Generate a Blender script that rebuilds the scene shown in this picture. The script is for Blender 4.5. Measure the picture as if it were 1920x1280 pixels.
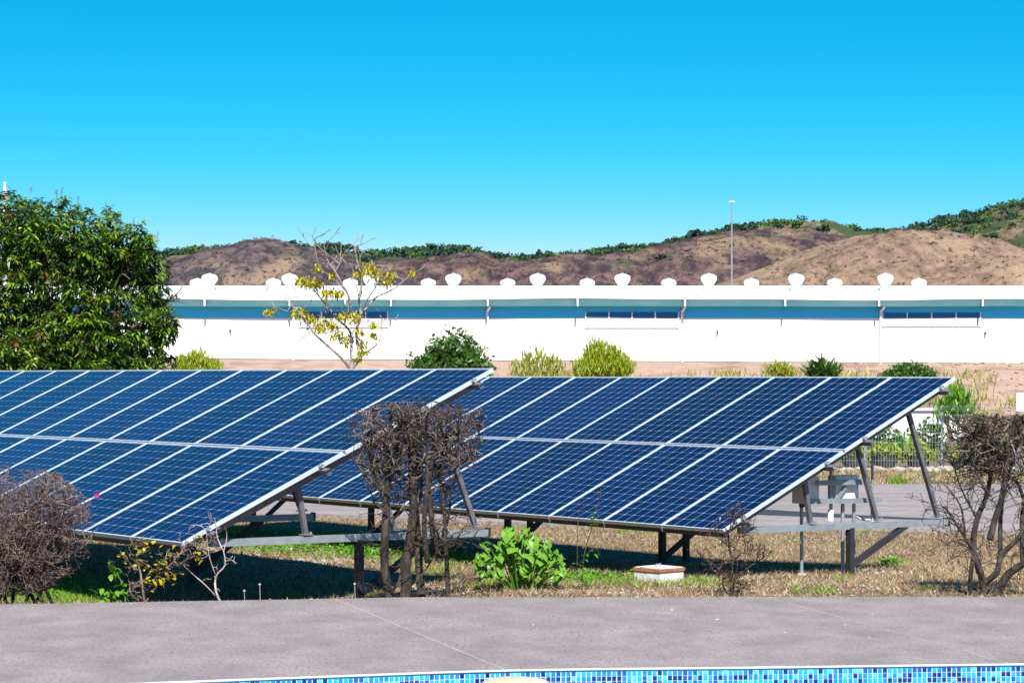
import bpy, math, random
import numpy as np
from mathutils import Vector, Matrix, noise as mnoise

random.seed(7); rng = np.random.default_rng(11)
R = math.radians
for o in list(bpy.data.objects): bpy.data.objects.remove(o)
scn = bpy.context.scene
COL = scn.collection

# ---------------------------------------------------------------- camera, sky, sun, exposure
CZ = 2.2                       # eye height above the lawn datum
F = 4350.0; HOR = 706.0        # focal length and horizon row, in pixels of a 1920 wide picture
cam = bpy.data.cameras.new('camera'); camo = bpy.data.objects.new('camera', cam); COL.objects.link(camo)
cam.sensor_width = 36; cam.lens = 36 * F / 1920; cam.shift_y = (HOR - 640) / 1920
cam.clip_start = .1; cam.clip_end = 9000
camo.location = (0, 0, CZ); camo.rotation_euler = (R(90), 0, 0)
scn.camera = camo
scn.render.resolution_x, scn.render.resolution_y = 1024, 682

TOSUN = Vector((.10, -.90, 1.0)).normalized()
world = bpy.data.worlds.new('World'); scn.world = world; world.use_nodes = True
nt = world.node_tree; nt.nodes.clear()
def nd(nt, typ, **kw):
    n = nt.nodes.new(typ)
    for k, v in kw.items():
        if k in n.inputs.keys() if hasattr(n.inputs, 'keys') else False: n.inputs[k].default_value = v
        else: setattr(n, k, v)
    return n
tc = nd(nt, 'ShaderNodeTexCoord'); mp = nd(nt, 'ShaderNodeVectorMath', operation='MULTIPLY')
mp.inputs[1].default_value = (1, 1, 1.2)          # the clear deep sky comes down close to the horizon
mp2 = nd(nt, 'ShaderNodeVectorMath', operation='NORMALIZE')
sky = nd(nt, 'ShaderNodeTexSky', sky_type='NISHITA', sun_disc=False)
sky.sun_elevation = math.asin(TOSUN.z); sky.sun_rotation = math.atan2(TOSUN.x, TOSUN.y)
sky.altitude = 0; sky.air_density = 1.0; sky.dust_density = .25; sky.ozone_density = 4.0
hs = nd(nt, 'ShaderNodeHueSaturation'); hs.inputs['Hue'].default_value = .485; hs.inputs['Saturation'].default_value = 1.3; hs.inputs['Value'].default_value = .475
spc = nd(nt, 'ShaderNodeSeparateColor'); cbc = nd(nt, 'ShaderNodeCombineColor')      # deep cyan blue: little red, falling smoothly with height
rpw = nd(nt, 'ShaderNodeMath', operation='POWER'); rpw.inputs[1].default_value = 3.4
rmu = nd(nt, 'ShaderNodeMath', operation='MULTIPLY'); rmu.inputs[1].default_value = .09
gmu = nd(nt, 'ShaderNodeMath', operation='MULTIPLY'); gmu.inputs[1].default_value = .845
bg = nd(nt, 'ShaderNodeBackground'); bg.inputs['Strength'].default_value = .15
wo = nd(nt, 'ShaderNodeOutputWorld')
for a, b in ((tc.outputs['Generated'], mp.inputs[0]), (mp.outputs[0], mp2.inputs[0]), (mp2.outputs[0], sky.inputs['Vector']),
             (sky.outputs[0], hs.inputs['Color']), (hs.outputs[0], spc.inputs[0]), (spc.outputs[0], rpw.inputs[0]), (rpw.outputs[0], rmu.inputs[0]), (rmu.outputs[0], cbc.inputs[0]), (spc.outputs[1], gmu.inputs[0]), (gmu.outputs[0], cbc.inputs[1]), (spc.outputs[2], cbc.inputs[2]), (cbc.outputs[0], bg.inputs['Color']), (bg.outputs[0], wo.inputs['Surface'])):
    nt.links.new(a, b)
sl = bpy.data.lights.new('sun', 'SUN'); sl.energy = 5.0; sl.angle = R(.53); sl.color = (1, .955, .88)
so = bpy.data.objects.new('sun', sl); COL.objects.link(so); so.location = (0, 0, 40)
so.rotation_euler = TOSUN.to_track_quat('Z', 'Y').to_euler()
scn.render.engine = 'CYCLES'; scn.cycles.diffuse_bounces = 1
vs = scn.view_settings; vs.view_transform = 'Standard'; vs.look = 'None'; vs.gamma = 1; vs.exposure = 0.9

# ---------------------------------------------------------------- helpers
def at(px, py, d):
    return Vector(((px - 960) / F * d, d, CZ + (HOR - py) / F * d))
def smooth(a, b, x):
    t = min(1, max(0, (x - a) / (b - a))); return t * t * (3 - 2 * t)
def fnoise(x, y, z=0.): return mnoise.noise(Vector((x, y, z)))

def ground_drop(x, d):
    right = 2.08 + max(0, d - 23.2) * .05
    left = 2.08 + .21 * smooth(20.9, 22.6, d)
    left += max(0, d - 30.5) * .04
    w = smooth(-2.2, .4, x)
    return min(2.5, left * (1 - w) + right * w)
def pad(x): return .83 + (33 - x) * .0056 if abs(x) < 70 else .83
def gz(x, d):
    """height of the lawn and everything beyond it, relative to the world datum"""
    if d < 60: return CZ - ground_drop(x, d) + .012 * fnoise(x * 1.3, d * 1.3) * (d < 36)
    return CZ - 2.5
def ghit(px, py):
    d = 2.2 * F / max(20, py - HOR)
    for _ in range(30):
        x = (px - 960) / F * d
        d = .5 * d + .5 * (CZ - gz(x, d)) * F / (py - HOR)
    x = (px - 960) / F * d
    return Vector((x, d, gz(x, d)))

class MB:
    def __init__(s): s.v = []; s.f = []; s.m = []
    def add(s, vs, fs, mi=0):
        b = len(s.v); s.v += [tuple(v) for v in vs]; s.f += [tuple(i + b for i in f) for f in fs]; s.m += [mi] * len(fs); return s
    def box(s, x0, x1, y0, y1, z0, z1, mi=0):
        return s.add([(x, y, z) for z in (z0, z1) for y in (y0, y1) for x in (x0, x1)],
                     [(0, 2, 3, 1), (4, 5, 7, 6), (0, 1, 5, 4), (2, 6, 7, 3), (0, 4, 6, 2), (1, 3, 7, 5)], mi)
    def beam(s, p0, p1, w, h, mi=0, up=(0, 0, 1)):
        p0 = Vector(p0); p1 = Vector(p1); d = (p1 - p0).normalized(); up = Vector(up)
        side = d.cross(up)
        if side.length < 1e-4: side = d.cross(Vector((0, 1, 0)))
        side.normalize(); u = side.cross(d).normalized()
        vs = [p + side * (a * w / 2) + u * (b * h / 2) for p in (p0, p1) for a, b in ((-1, -1), (1, -1), (1, 1), (-1, 1))]
        return s.add(vs, [(0, 3, 2, 1), (4, 5, 6, 7), (0, 1, 5, 4), (1, 2, 6, 5), (2, 3, 7, 6), (3, 0, 4, 7)], mi)
    def channel(s, p0, p1, w, h, t=.006, mi=0, up=(0, 0, 1), open_side=1):
        """C profile: web plus two flanges"""
        p0 = Vector(p0); p1 = Vector(p1); d = (p1 - p0).normalized(); up = Vector(up)
        side = d.cross(up).normalized() * open_side; u = up - d * up.dot(d); u.normalize()
        s.beam(p0 - side * (w / 2 - t / 2), p1 - side * (w / 2 - t / 2), t, h, mi, u)
        for q in (-1, 1):
            o = u * q * (h / 2 - t / 2) + side * (t / 2)
            s.beam(p0 + o, p1 + o, w - t, t, mi, u)
        return s
    def tube(s, pts, rad, n=8, mi=0, cap=True):
        pts = [Vector(p) for p in pts]
        if not hasattr(rad, '__len__'): rad = [rad] * len(pts)
        b = len(s.v); prev = None
        for i, p in enumerate(pts):
            d = (pts[min(i + 1, len(pts) - 1)] - pts[max(i - 1, 0)]).normalized()
            if prev is None:
                ref = Vector((0, 1, 0)) if abs(d.y) < .9 else Vector((1, 0, 0))
                u = d.cross(ref).normalized()
            else:
                u = (prev - d * prev.dot(d)).normalized()
            prev = u; w = d.cross(u)
            for k in range(n):
                a = 2 * math.pi * k / n
                s.v.append(tuple(p + (u * math.cos(a) + w * math.sin(a)) * rad[i]))
        for i in range(len(pts) - 1):
            for k in range(n):
                s.f.append((b + i * n + k, b + i * n + (k + 1) % n, b + (i + 1) * n + (k + 1) % n, b + (i + 1) * n + k)); s.m.append(mi)
        if cap:
            s.f.append(tuple(b + k for k in reversed(range(n)))); s.f.append(tuple(b + (len(pts) - 1) * n + k for k in range(n))); s.m += [mi, mi]
        return s
    def lathe(s, c, prof, n=20, mi=0, flute=0.):
        b = len(s.v)
        for r, z in prof:
            for k in range(n):
                a = 2 * math.pi * k / n; rr = r * (1 - flute * (k % 2))
                s.v.append((c[0] + rr * math.cos(a), c[1] + rr * math.sin(a), c[2] + z))
        for i in range(len(prof) - 1):
            for k in range(n):
                s.f.append((b + i * n + k, b + i * n + (k + 1) % n, b + (i + 1) * n + (k + 1) % n, b + (i + 1) * n + k)); s.m.append(mi)
        s.f.append(tuple(b + (len(prof) - 1) * n + k for k in range(n))); s.m.append(mi)
        s.f.append(tuple(b + k for k in reversed(range(n)))); s.m.append(mi)
        return s
    def mesh(s, name, mats, off=(0, 0, 0), smooth_=False):
        me = bpy.data.meshes.new(name)
        off = Vector(off)
        me.from_pydata([(v[0] - off.x, v[1] - off.y, v[2] - off.z) for v in s.v], [], s.f)
        for m in (mats if isinstance(mats, (list, tuple)) else [mats]): me.materials.append(M[m] if isinstance(m, str) else m)
        if any(s.m): me.polygons.foreach_set('material_index', s.m)
        if smooth_: me.polygons.foreach_set('use_smooth', [True] * len(me.polygons))
        me.update(); return me
    def build(s, name, mats, parent=None, loc=None, smooth_=False):
        """vertices are in world space (or in the parent's own space when local=True is the parent's flag)"""
        off = Vector((0, 0, 0))
        if parent is not None and not parent.get('_loc'): off = Vector(ORG[parent.name])
        if loc is not None: off = off + 0 * off; off2 = Vector(loc)
        else: off2 = off
        me = s.mesh(name, mats, off2, smooth_)
        o = bpy.data.objects.new(name, me); COL.objects.link(o)
        if parent is not None: o.parent = parent
        if loc is not None:
            o.location = Vector(loc) - (off if parent is not None else Vector((0, 0, 0)))
            ORG[o.name] = tuple(loc)
        else: ORG[o.name] = tuple(off)
        return o
ORG = {}
def np_mesh(name, V, faces_n, mats, parent=None, mi=None, smooth_=False, loc=None):
    """V (N,3), faces given as an int array of quads or tris"""
    off = np.array(ORG[parent.name]) if parent is not None else (np.array(loc) if loc is not None else np.zeros(3))
    me = bpy.data.meshes.new(name)
    k = faces_n.shape[1]
    me.vertices.add(len(V)); me.vertices.foreach_set('co', (V - off).astype(np.float32).ravel())
    me.loops.add(faces_n.size); me.loops.foreach_set('vertex_index', faces_n.astype(np.int32).ravel())
    me.polygons.add(len(faces_n)); me.polygons.foreach_set('loop_start', np.arange(0, faces_n.size, k, dtype=np.int32))
    for m in (mats if isinstance(mats, (list, tuple)) else [mats]): me.materials.append(M[m])
    if mi is not None: me.polygons.foreach_set('material_index', mi.astype(np.int32))
    if smooth_: me.polygons.foreach_set('use_smooth', np.ones(len(faces_n), bool))
    me.update(calc_edges=True); me.validate()
    o = bpy.data.objects.new(name, me); COL.objects.link(o)
    if parent is not None: o.parent = parent
    elif loc is not None: o.location = loc
    ORG[o.name] = tuple(off)
    return o
def tag(o, label=None, cat=None, group=None, kind=None):
    if label: o['label'] = label
    if cat: o['category'] = cat
    if group: o['group'] = group
    if kind: o['kind'] = kind
    return o
def empty(name, loc, rz=0, label=None, cat=None, group=None):
    o = bpy.data.objects.new(name, None); COL.objects.link(o); o.location = loc; o.rotation_euler.z = rz
    o.empty_display_size = .2; ORG[o.name] = tuple(loc)
    return tag(o, label, cat, group)
def inst(name, me, parent=None, loc=(0, 0, 0), mat=None):
    o = bpy.data.objects.new(name, me); COL.objects.link(o); o.parent = parent
    if mat is not None: o.matrix_local = mat
    else: o.location = loc
    return o

# ---------------------------------------------------------------- materials
M = {}
def mat(name, col, rough=.8, metal=0., spec=.5, col2=None, scale=8., coord='Object', bump=0., bscale=None, detail=6., coat=0., ramp=(.35, .65), trans=0., island=0., stretch=None, col3=None, scale3=1., ramp3=(.5, .6)):
    m = bpy.data.materials.new(name); m.use_nodes = True; t = m.node_tree; p = t.nodes['Principled BSDF']
    p.inputs['Roughness'].default_value = rough; p.inputs['Metallic'].default_value = metal
    p.inputs['Specular IOR Level'].default_value = spec
    if coat: p.inputs['Coat Weight'].default_value = coat; p.inputs['Coat Roughness'].default_value = .03; p.inputs['Coat IOR'].default_value = 1.45
    c = (*col, 1)
    p.inputs['Base Color'].default_value = c
    src = None
    if col2 or bump:
        tcn = t.nodes.new('ShaderNodeTexCoord'); vec = tcn.outputs[coord]
        if stretch:
            mpn = t.nodes.new('ShaderNodeMapping'); mpn.inputs['Scale'].default_value = stretch
            t.links.new(vec, mpn.inputs['Vector']); vec = mpn.outputs[0]
    if col2:
        n = t.nodes.new('ShaderNodeTexNoise'); n.inputs['Scale'].default_value = scale; n.inputs['Detail'].default_value = detail; n.inputs['Roughness'].default_value = .62
        t.links.new(vec, n.inputs['Vector'])
        rp = t.nodes.new('ShaderNodeValToRGB'); rp.color_ramp.elements[0].position = ramp[0]; rp.color_ramp.elements[1].position = ramp[1]
        rp.color_ramp.elements[0].color = c; rp.color_ramp.elements[1].color = (*col2, 1)
        t.links.new(n.outputs['Fac'], rp.inputs[0]); src = rp.outputs[0]
        if col3:
            n3 = t.nodes.new('ShaderNodeTexNoise'); n3.inputs['Scale'].default_value = scale3; n3.inputs['Detail'].default_value = 5
            t.links.new(vec, n3.inputs['Vector'])
            r3 = t.nodes.new('ShaderNodeValToRGB'); r3.color_ramp.elements[0].position = ramp3[0]; r3.color_ramp.elements[1].position = ramp3[1]
            t.links.new(n3.outputs['Fac'], r3.inputs[0])
            mx = t.nodes.new('ShaderNodeMix'); mx.data_type = 'RGBA'; mx.inputs['B'].default_value = (*col3, 1)
            t.links.new(r3.outputs[0], mx.inputs['Factor']); t.links.new(src, mx.inputs['A']); src = mx.outputs['Result']
    if island:
        g = t.nodes.new('ShaderNodeNewGeometry'); h = t.nodes.new('ShaderNodeHueSaturation')
        ma = t.nodes.new('ShaderNodeMapRange'); ma.inputs['To Min'].default_value = 1 - island; ma.inputs['To Max'].default_value = 1 + island
        t.links.new(g.outputs['Random Per Island'], ma.inputs['Value']); t.links.new(ma.outputs[0], h.inputs['Value'])
        mb = t.nodes.new('ShaderNodeMapRange'); mb.inputs['To Min'].default_value = .5 - island * .06; mb.inputs['To Max'].default_value = .5 + island * .05
        mu = t.nodes.new('ShaderNodeMath'); mu.operation = 'MULTIPLY'; mu.inputs[1].default_value = 7.31
        fr = t.nodes.new('ShaderNodeMath'); fr.operation = 'FRACT'
        t.links.new(g.outputs['Random Per Island'], mu.inputs[0]); t.links.new(mu.outputs[0], fr.inputs[0]); t.links.new(fr.outputs[0], mb.inputs['Value']); t.links.new(mb.outputs[0], h.inputs['Hue'])
        if src: t.links.new(src, h.inputs['Color'])
        else: h.inputs['Color'].default_value = c
        src = h.outputs[0]
    if src: t.links.new(src, p.inputs['Base Color'])
    if bump:
        nb = t.nodes.new('ShaderNodeTexNoise'); nb.inputs['Scale'].default_value = bscale or scale * 3; nb.inputs['Detail'].default_value = 6
        t.links.new(vec, nb.inputs['Vector'])
        bp = t.nodes.new('ShaderNodeBump'); bp.inputs['Strength'].default_value = bump; bp.inputs['Distance'].default_value = .02
        t.links.new(nb.outputs['Fac'], bp.inputs['Height']); t.links.new(bp.outputs[0], p.inputs['Normal'])
    if trans:
        tr = t.nodes.new('ShaderNodeBsdfTranslucent'); ms = t.nodes.new('ShaderNodeMixShader'); ms.inputs[0].default_value = trans
        if src: t.links.new(src, tr.inputs['Color'])
        else: tr.inputs['Color'].default_value = c
        out = t.nodes['Material Output']
        t.links.new(p.outputs[0], ms.inputs[1]); t.links.new(tr.outputs[0], ms.inputs[2]); t.links.new(ms.outputs[0], out.inputs['Surface'])
    M[name] = m
    return m
mat('soil', (.185, .12, .068), .95, spec=.15, col2=(.095, .065, .04), scale=1.1, bump=.6, bscale=14, col3=(.23, .175, .115), scale3=5., ramp3=(.52, .66))
mat('deck', (.20, .163, .166), .85, spec=.3, col2=(.30, .262, .262), scale=2.2, stretch=(.8, .55, 1), detail=12, bump=.5, bscale=90, ramp=(.33, .70), col3=(.135, .108, .112), scale3=48., ramp3=(.50, .70))
mat('joint_mortar', (.40, .36, .35), .9, col2=(.26, .23, .23), scale=3.)
mat('coping', (.50, .49, .47), .5, col2=(.40, .39, .38), scale=4)
mat('grout', (.50, .56, .60), .7)
for nm, c in (('tile_navy', (.006, .016, .13)), ('tile_blue', (.009, .07, .33)), ('tile_azure', (.007, .19, .52)), ('tile_cyan', (.015, .33, .56)), ('tile_pale', (.08, .42, .6))):
    mat(nm, c, .12, spec=.6)
mat('pool_plaster', (.2, .5, .62), .6)
mat('road', (.215, .18, .18), .9, spec=.25, col2=(.30, .265, .262), scale=.9, stretch=(.5, 1.4, 1), detail=10, bump=.2, bscale=20, col3=(.19, .16, .16), scale3=14.)
mat('road_shadow_dark', (.03, .03, .035), .7)  # near black for the shadow painted on the road
mat('bank', (.325, .215, .165), .95, spec=.2, col2=(.395, .275, .22), scale=1.6, bump=.7, bscale=3., col3=(.25, .16, .115), scale3=.5, ramp3=(.48, .66))
mat('white_paint', (.82, .81, .79), .7, col2=(.76, .76, .74), scale=.15)
mat('roof_sheet', (.82, .82, .81), .45, col2=(.74, .74, .74), scale=.25, stretch=(.3, 2, 1))
mat('fascia', (.16, .62, .74), .35, col2=(.30, .72, .80), scale=.5)
mat('eave_shadow_blue', (.02, .50, .88), .6, col2=(.025, .53, .9), scale=.3)  # blue of the shadow under the eave, put into the colour
mat('louvre_shaded', (.03, .20, .50), .5)  # slat colour with the eave shade painted in
mat('dark_joint', (.05, .05, .05), .8)
mat('louvre', (.62, .66, .70), .5)
mat('louvre_void', (.06, .07, .09), .9)
mat('vent_metal', (.80, .80, .80), .35, metal=.0, spec=.7)
mat('vent_base', (.46, .50, .52), .45, metal=.5)
mat('alu', (.54, .60, .64), .38, metal=.15, col2=(.48, .54, .58), scale=12)
mat('galv', (.22, .26, .29), .5, metal=.35, col2=(.30, .345, .37), scale=9, bump=.05)
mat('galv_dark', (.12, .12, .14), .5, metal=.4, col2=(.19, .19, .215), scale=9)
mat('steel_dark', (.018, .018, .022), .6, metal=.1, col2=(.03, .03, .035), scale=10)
mat('backsheet', (.30, .34, .40), .35, coat=1.)
mat('clamp', (.5, .53, .55), .35, metal=.8)
mat('box_grey', (.74, .75, .75), .5, col2=(.66, .67, .68), scale=6)
mat('pvc', (.46, .49, .52), .5)
mat('pvc_white', (.75, .77, .76), .5)
mat('concrete', (.50, .49, .47), .9, col2=(.66, .65, .63), scale=9, bump=.4, bscale=30, col3=(.42, .26, .14), scale3=4, ramp3=(.58, .72))
mat('lid', (.72, .71, .68), .6, col2=(.60, .58, .55), scale=7, col3=(.36, .15, .06), scale3=6, ramp3=(.6, .7))
mat('rust', (.26, .085, .03), .85, col2=(.42, .17, .07), scale=14, bump=.3)
mat('beige_stone', (.40, .31, .22), .8, col2=(.46, .37, .28), scale=6)
mat('water', (.02, .30, .42), .05, spec=.5)
mat('stone', (.27, .235, .195), .95, col2=(.36, .32, .27), scale=9, island=.3)
mat('bark', (.022, .016, .013), .95, col2=(.085, .065, .054), scale=22, bump=.8, bscale=60, stretch=(1, 1, .35), ramp=(.42, .7))
mat('bark_pale', (.17, .14, .125), .9, col2=(.33, .29, .265), scale=6)
mat('bark_brown', (.10, .07, .05), .95, col2=(.16, .12, .09), scale=10)
mat('twig', (.060, .042, .034), .95, spec=.2, island=.8)
mat('twig_tip', (.15, .11, .092), .95, spec=.2, island=.75)
mat('twig_pink', (.145, .105, .10), .95, spec=.2, island=.8)
mat('twig_pale', (.36, .30, .28), .95, spec=.2, island=.3)
def leafmat(name, col, isl=.35, tr=.25, rough=.45, spec=.4): return mat(name, col, rough, spec=spec, island=isl, trans=tr)
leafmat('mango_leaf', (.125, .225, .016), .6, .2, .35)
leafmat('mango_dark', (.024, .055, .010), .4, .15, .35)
leafmat('mango_brown', (.13, .075, .02), .4, .15)
leafmat('bush_leaf', (.055, .13, .018), .5)
leafmat('lime_leaf', (.27, .34, .018), .35, .3)
leafmat('yellowgreen_leaf', (.26, .30, .03), .4, .3)
leafmat('yellow_leaf', (.40, .36, .012), .4, .3)
leafmat('green_leaf', (.085, .215, .016), .45, .25)
leafmat('weed_leaf', (.10, .26, .015), .4, .3)
leafmat('grass_green', (.16, .30, .02), .45, .3)
leafmat('grass_dry', (.27, .175, .09), .5, .1)
leafmat('grass_pale', (.42, .33, .215), .4, .1)
leafmat('dry_leaf', (.20, .13, .09), .5, .1)
leafmat('hill_leaf', (.018, .055, .028), .6, .1, .8)
leafmat('hill_leaf_light', (.06, .12, .025), .5, .1, .8)
leafmat('hill_scrub', (.055, .045, .035), .5, .1, .9)
leafmat('magenta', (.55, .02, .28), .1, .3)

def hillmat(name, a, b, c, s1, s2, ramp3=(.48, .60), scrub=(.035, .036, .022), cover=(.57, .62), green=None, gcover=(.60, .66)):
    """dry slope: two soil tones, a third in broad patches, dark low scrub in speckles, optional green in drifts"""
    m = mat(name, a, .95, spec=.1, col2=b, scale=s1, detail=11, ramp=(.42, .59), col3=c, scale3=s2, ramp3=ramp3, stretch=(1, .3, 1))
    t = m.node_tree; p = t.nodes['Principled BSDF']; src = p.inputs['Base Color'].links[0].from_socket
    tcn = [n for n in t.nodes if n.type == 'MAPPING'][0]
    for sc, col, cv in ((.42, scrub, cover), (.085, green or scrub, gcover if green else (.62, .70))):
        n = t.nodes.new('ShaderNodeTexNoise'); n.inputs['Scale'].default_value = sc; n.inputs['Detail'].default_value = 8; n.inputs['Roughness'].default_value = .7
        t.links.new(tcn.outputs[0], n.inputs['Vector'])
        r = t.nodes.new('ShaderNodeValToRGB'); r.color_ramp.elements[0].position, r.color_ramp.elements[1].position = cv; t.links.new(n.outputs['Fac'], r.inputs[0])
        mx = t.nodes.new('ShaderNodeMix'); mx.data_type = 'RGBA'; mx.inputs['B'].default_value = (*col, 1)
        t.links.new(r.outputs[0], mx.inputs['Factor']); t.links.new(src, mx.inputs['A']); src = mx.outputs['Result']
    t.links.new(src, p.inputs['Base Color'])
    n = t.nodes.new('ShaderNodeTexNoise'); n.inputs['Scale'].default_value = .16; n.inputs['Detail'].default_value = 8; t.links.new(tcn.outputs[0], n.inputs['Vector'])
    bp = t.nodes.new('ShaderNodeBump'); bp.inputs['Strength'].default_value = 1.; bp.inputs['Distance'].default_value = 3.; t.links.new(n.outputs['Fac'], bp.inputs['Height']); t.links.new(bp.outputs[0], p.inputs['Normal'])
    return m
hillmat('burnt', (.042, .024, .036), (.14, .088, .082), (.225, .155, .10), .13, .03, (.54, .66), cover=(.52, .62), green=(.05, .062, .032), gcover=(.56, .65))
hillmat('burnt_left', (.038, .030, .044), (.13, .092, .092), (.23, .16, .115), .14, .032, (.55, .67), cover=(.52, .62), green=(.05, .055, .036), gcover=(.59, .68))
hillmat('tan', (.25, .165, .115), (.15, .098, .073), (.28, .19, .13), .2, .04, (.45, .65), cover=(.55, .64), green=(.075, .078, .036), gcover=(.56, .66))
hillmat('tan_front', (.285, .185, .128), (.18, .115, .083), (.31, .21, .14), .22, .045, (.45, .65), green=(.075, .08, .035), gcover=(.62, .70))
hillmat('brush', (.20, .145, .09), (.095, .075, .053), (.05, .068, .03), .15, .035, (.50, .58), green=(.04, .065, .025), gcover=(.50, .60))

# cells of the solar panels: deep blue silicon under glass with faint finger lines
def cellmat():
    m = mat('cell', (.004, .018, .085), .4, spec=.15, coat=1.)
    t = m.node_tree; p = t.nodes['Principled BSDF']; p.inputs['Coat IOR'].default_value = 1.33
    oi = t.nodes.new('ShaderNodeObjectInfo'); rp = t.nodes.new('ShaderNodeValToRGB')
    rp.color_ramp.elements[0].color = (.0008, .0028, .026, 1); rp.color_ramp.elements[1].color = (.0020, .0070, .058, 1)
    t.links.new(oi.outputs['Random'], rp.inputs[0]); t.links.new(rp.outputs[0], p.inputs['Base Color'])
cellmat()
for nm in ('tile_navy', 'tile_blue', 'tile_azure', 'tile_cyan', 'tile_pale'):
    M[nm].node_tree.nodes['Principled BSDF'].inputs['Coat Weight'].default_value = .4

# ---------------------------------------------------------------- ground
ys = [20.0 + .2 * i for i in range(90)] + [38 + 1.5 * i for i in range(16)] + [62, 80, 100, 121, 140, 170, 300, 420, 700, 1200, 2000, 3500]
xs = [-1500, -500, -120, -60, -30, -18, -12] + [-9 + .3 * i for i in range(61)] + [12, 18, 30, 60, 120, 500, 1500]
g = MB(); nx = len(xs)
for y in ys:
    for x in xs:
        z = gz(x, y)
        if y > 300: z = CZ - 6
        g.v.append((x, y, z))
for j in range(len(ys) - 1):
    for i in range(nx - 1):
        g.f.append((j * nx + i, j * nx + i + 1, (j + 1) * nx + i + 1, (j + 1) * nx + i)); g.m.append(0)
tag(g.build('ground', 'soil', smooth_=True), kind='structure')

# pool terrace
FAR = [(-40, 18.6), (-12, 19.5), (-4.4, 19.9), (-3.0, 20.15), (-1.69, 20.39), (-.85, 20.54), (0, 20.54), (4.5, 20.59), (12, 20.6), (40, 20.6)]
NEAR = [(-40, 5.), (-12, 11.), (-6, 13.4), (-3.6, 14.36), (-2.18, 14.83), (-1.11, 15.15), (0, 15.44), (1.72, 15.6), (3.48, 15.77), (6, 15.9), (12, 16.), (40, 16.)]
def curve(pts, x):
    for (x0, y0), (x1, y1) in zip(pts, pts[1:]):
        if x <= x1 or (x1, y1) == pts[-1]:
            i = pts.index((x0, y0)); t = (x - x0) / (x1 - x0)
            m0 = (y1 - pts[i - 1][1]) / (x1 - pts[i - 1][0]) if i > 0 else (y1 - y0) / (x1 - x0)
            m1 = (pts[i + 2][1] - y0) / (pts[i + 2][0] - x0) if i + 2 < len(pts) else (y1 - y0) / (x1 - x0)
            h = x1 - x0; t2 = t * t; t3 = t2 * t
            return (2 * t3 - 3 * t2 + 1) * y0 + (t3 - 2 * t2 + t) * h * m0 + (-2 * t3 + 3 * t2) * y1 + (t3 - t2) * h * m1
DZ = CZ - 1.95
deck = empty('pool_deck', (0, 18, DZ)); tag(deck, kind='structure')
bounds = [(-40, -38), (-12.6, -10.8), (-9.0, -7.2), (-5.3, -3.7), (-1.56, -.05), (2.26, 3.38), (6.0, 6.9), (9.8, 10.6), (40, 39)]
CW = .034
for bi, ((f0, n0), (f1, n1)) in enumerate(zip(bounds, bounds[1:])):
    b = MB(); nu, nv = 14, 10; gp = .007
    for lay in (0, 1):
        for j in range(nv + 1):
            v = j / nv
            for i in range(nu + 1):
                u = i / nu
                xf = f0 + gp + (f1 - f0 - 2 * gp) * u; xn = n0 + gp + (n1 - n0 - 2 * gp) * u
                yf = curve(FAR, xf); yn = curve(NEAR, xn) + CW
                jag = .012 * fnoise(xf * 5, 3.1) if j == nv else 0
                b.v.append((xn + (xf - xn) * v, yn + (yf - yn) * v + jag, DZ - .16 * lay))
    W = nu + 1; S = W * (nv + 1)
    for j in range(nv):
        for i in range(nu):
            a = j * W + i; b.f.append((a, a + 1, a + 1 + W, a + W)); b.m.append(0)
    ring = [i for i in range(W)] + [j * W + nu for j in range(1, nv + 1)] + [nv * W + i for i in range(nu - 1, -1, -1)] + [j * W for j in range(nv - 1, 0, -1)]
    for a, c in zip(ring, ring[1:] + ring[:1]): b.f.append((a, a + S, c + S, c)); b.m.append(0)
    b.build('slab', 'deck', deck)
for f0, n0 in bounds[1:-1]:
    b = MB(); p0 = Vector((f0, curve(FAR, f0) - .02, DZ - .0015)); p1 = Vector((n0, curve(NEAR, n0) + CW, DZ - .0015))
    b.beam(p0, p1, .0138, .006); b.build('joint', 'joint_mortar', deck)
b = MB(); cx = [-40, -20, -12] + [-8 + .25 * i for i in range(65)] + [12, 20, 40]
for x in cx:
    y = curve(NEAR, x)
    for dy, dz in ((CW - .003, -.016), (CW - .003, .003), (.008, .003), (.001, -.001), (-.002, -.007), (.004, -.013), (CW - .003, -.016)):
        b.v.append((x, y + dy, DZ + dz))
for i in range(len(cx) - 1):
    for k in range(6): b.f.append((i * 7 + k, (i + 1) * 7 + k, (i + 1) * 7 + k + 1, i * 7 + k + 1)); b.m.append(0)
b.build('coping', 'coping', deck, smooth_=True)

# pool wall with mosaic
pw = MB()
for x in cx:
    y = curve(NEAR, x) + .012
    for z in (DZ - .0165, DZ - 1.2): pw.v.append((x, y, z))
    pw.v.append((x, y + .12, DZ - 1.2)); pw.v.append((x, y + .12, DZ - .0165))
for i in range(len(cx) - 1):
    for k in range(4): pw.f.append((i * 4 + k, (i + 1) * 4 + k, (i + 1) * 4 + (k + 1) % 4, i * 4 + (k + 1) % 4)); pw.m.append(0)
pwall = tag(pw.build('pool_wall', 'grout', loc=(0, 15.5, DZ - 1.2)), kind='structure')
TP = .0342; tnames = ['tile_navy', 'tile_blue', 'tile_azure', 'tile_cyan', 'tile_pale']; tw = [.16, .16, .26, .30, .12]
tmesh = []
for tnm in tnames:
    b = MB(); h = TP * .43
    b.add([(-h, 0, -h), (h, 0, -h), (h, 0, h), (-h, 0, h), (-h * .9, -.004, -h * .9), (h * .9, -.004, -h * .9), (h * .9, -.004, h * .9), (-h * .9, -.004, h * .9)],
          [(4, 5, 6, 7), (0, 1, 5, 4), (1, 2, 6, 5), (2, 3, 7, 6), (3, 0, 4, 7)])
    tmesh.append(b.mesh('tile', tnm))
x = 3.75; tcols = []
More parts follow.
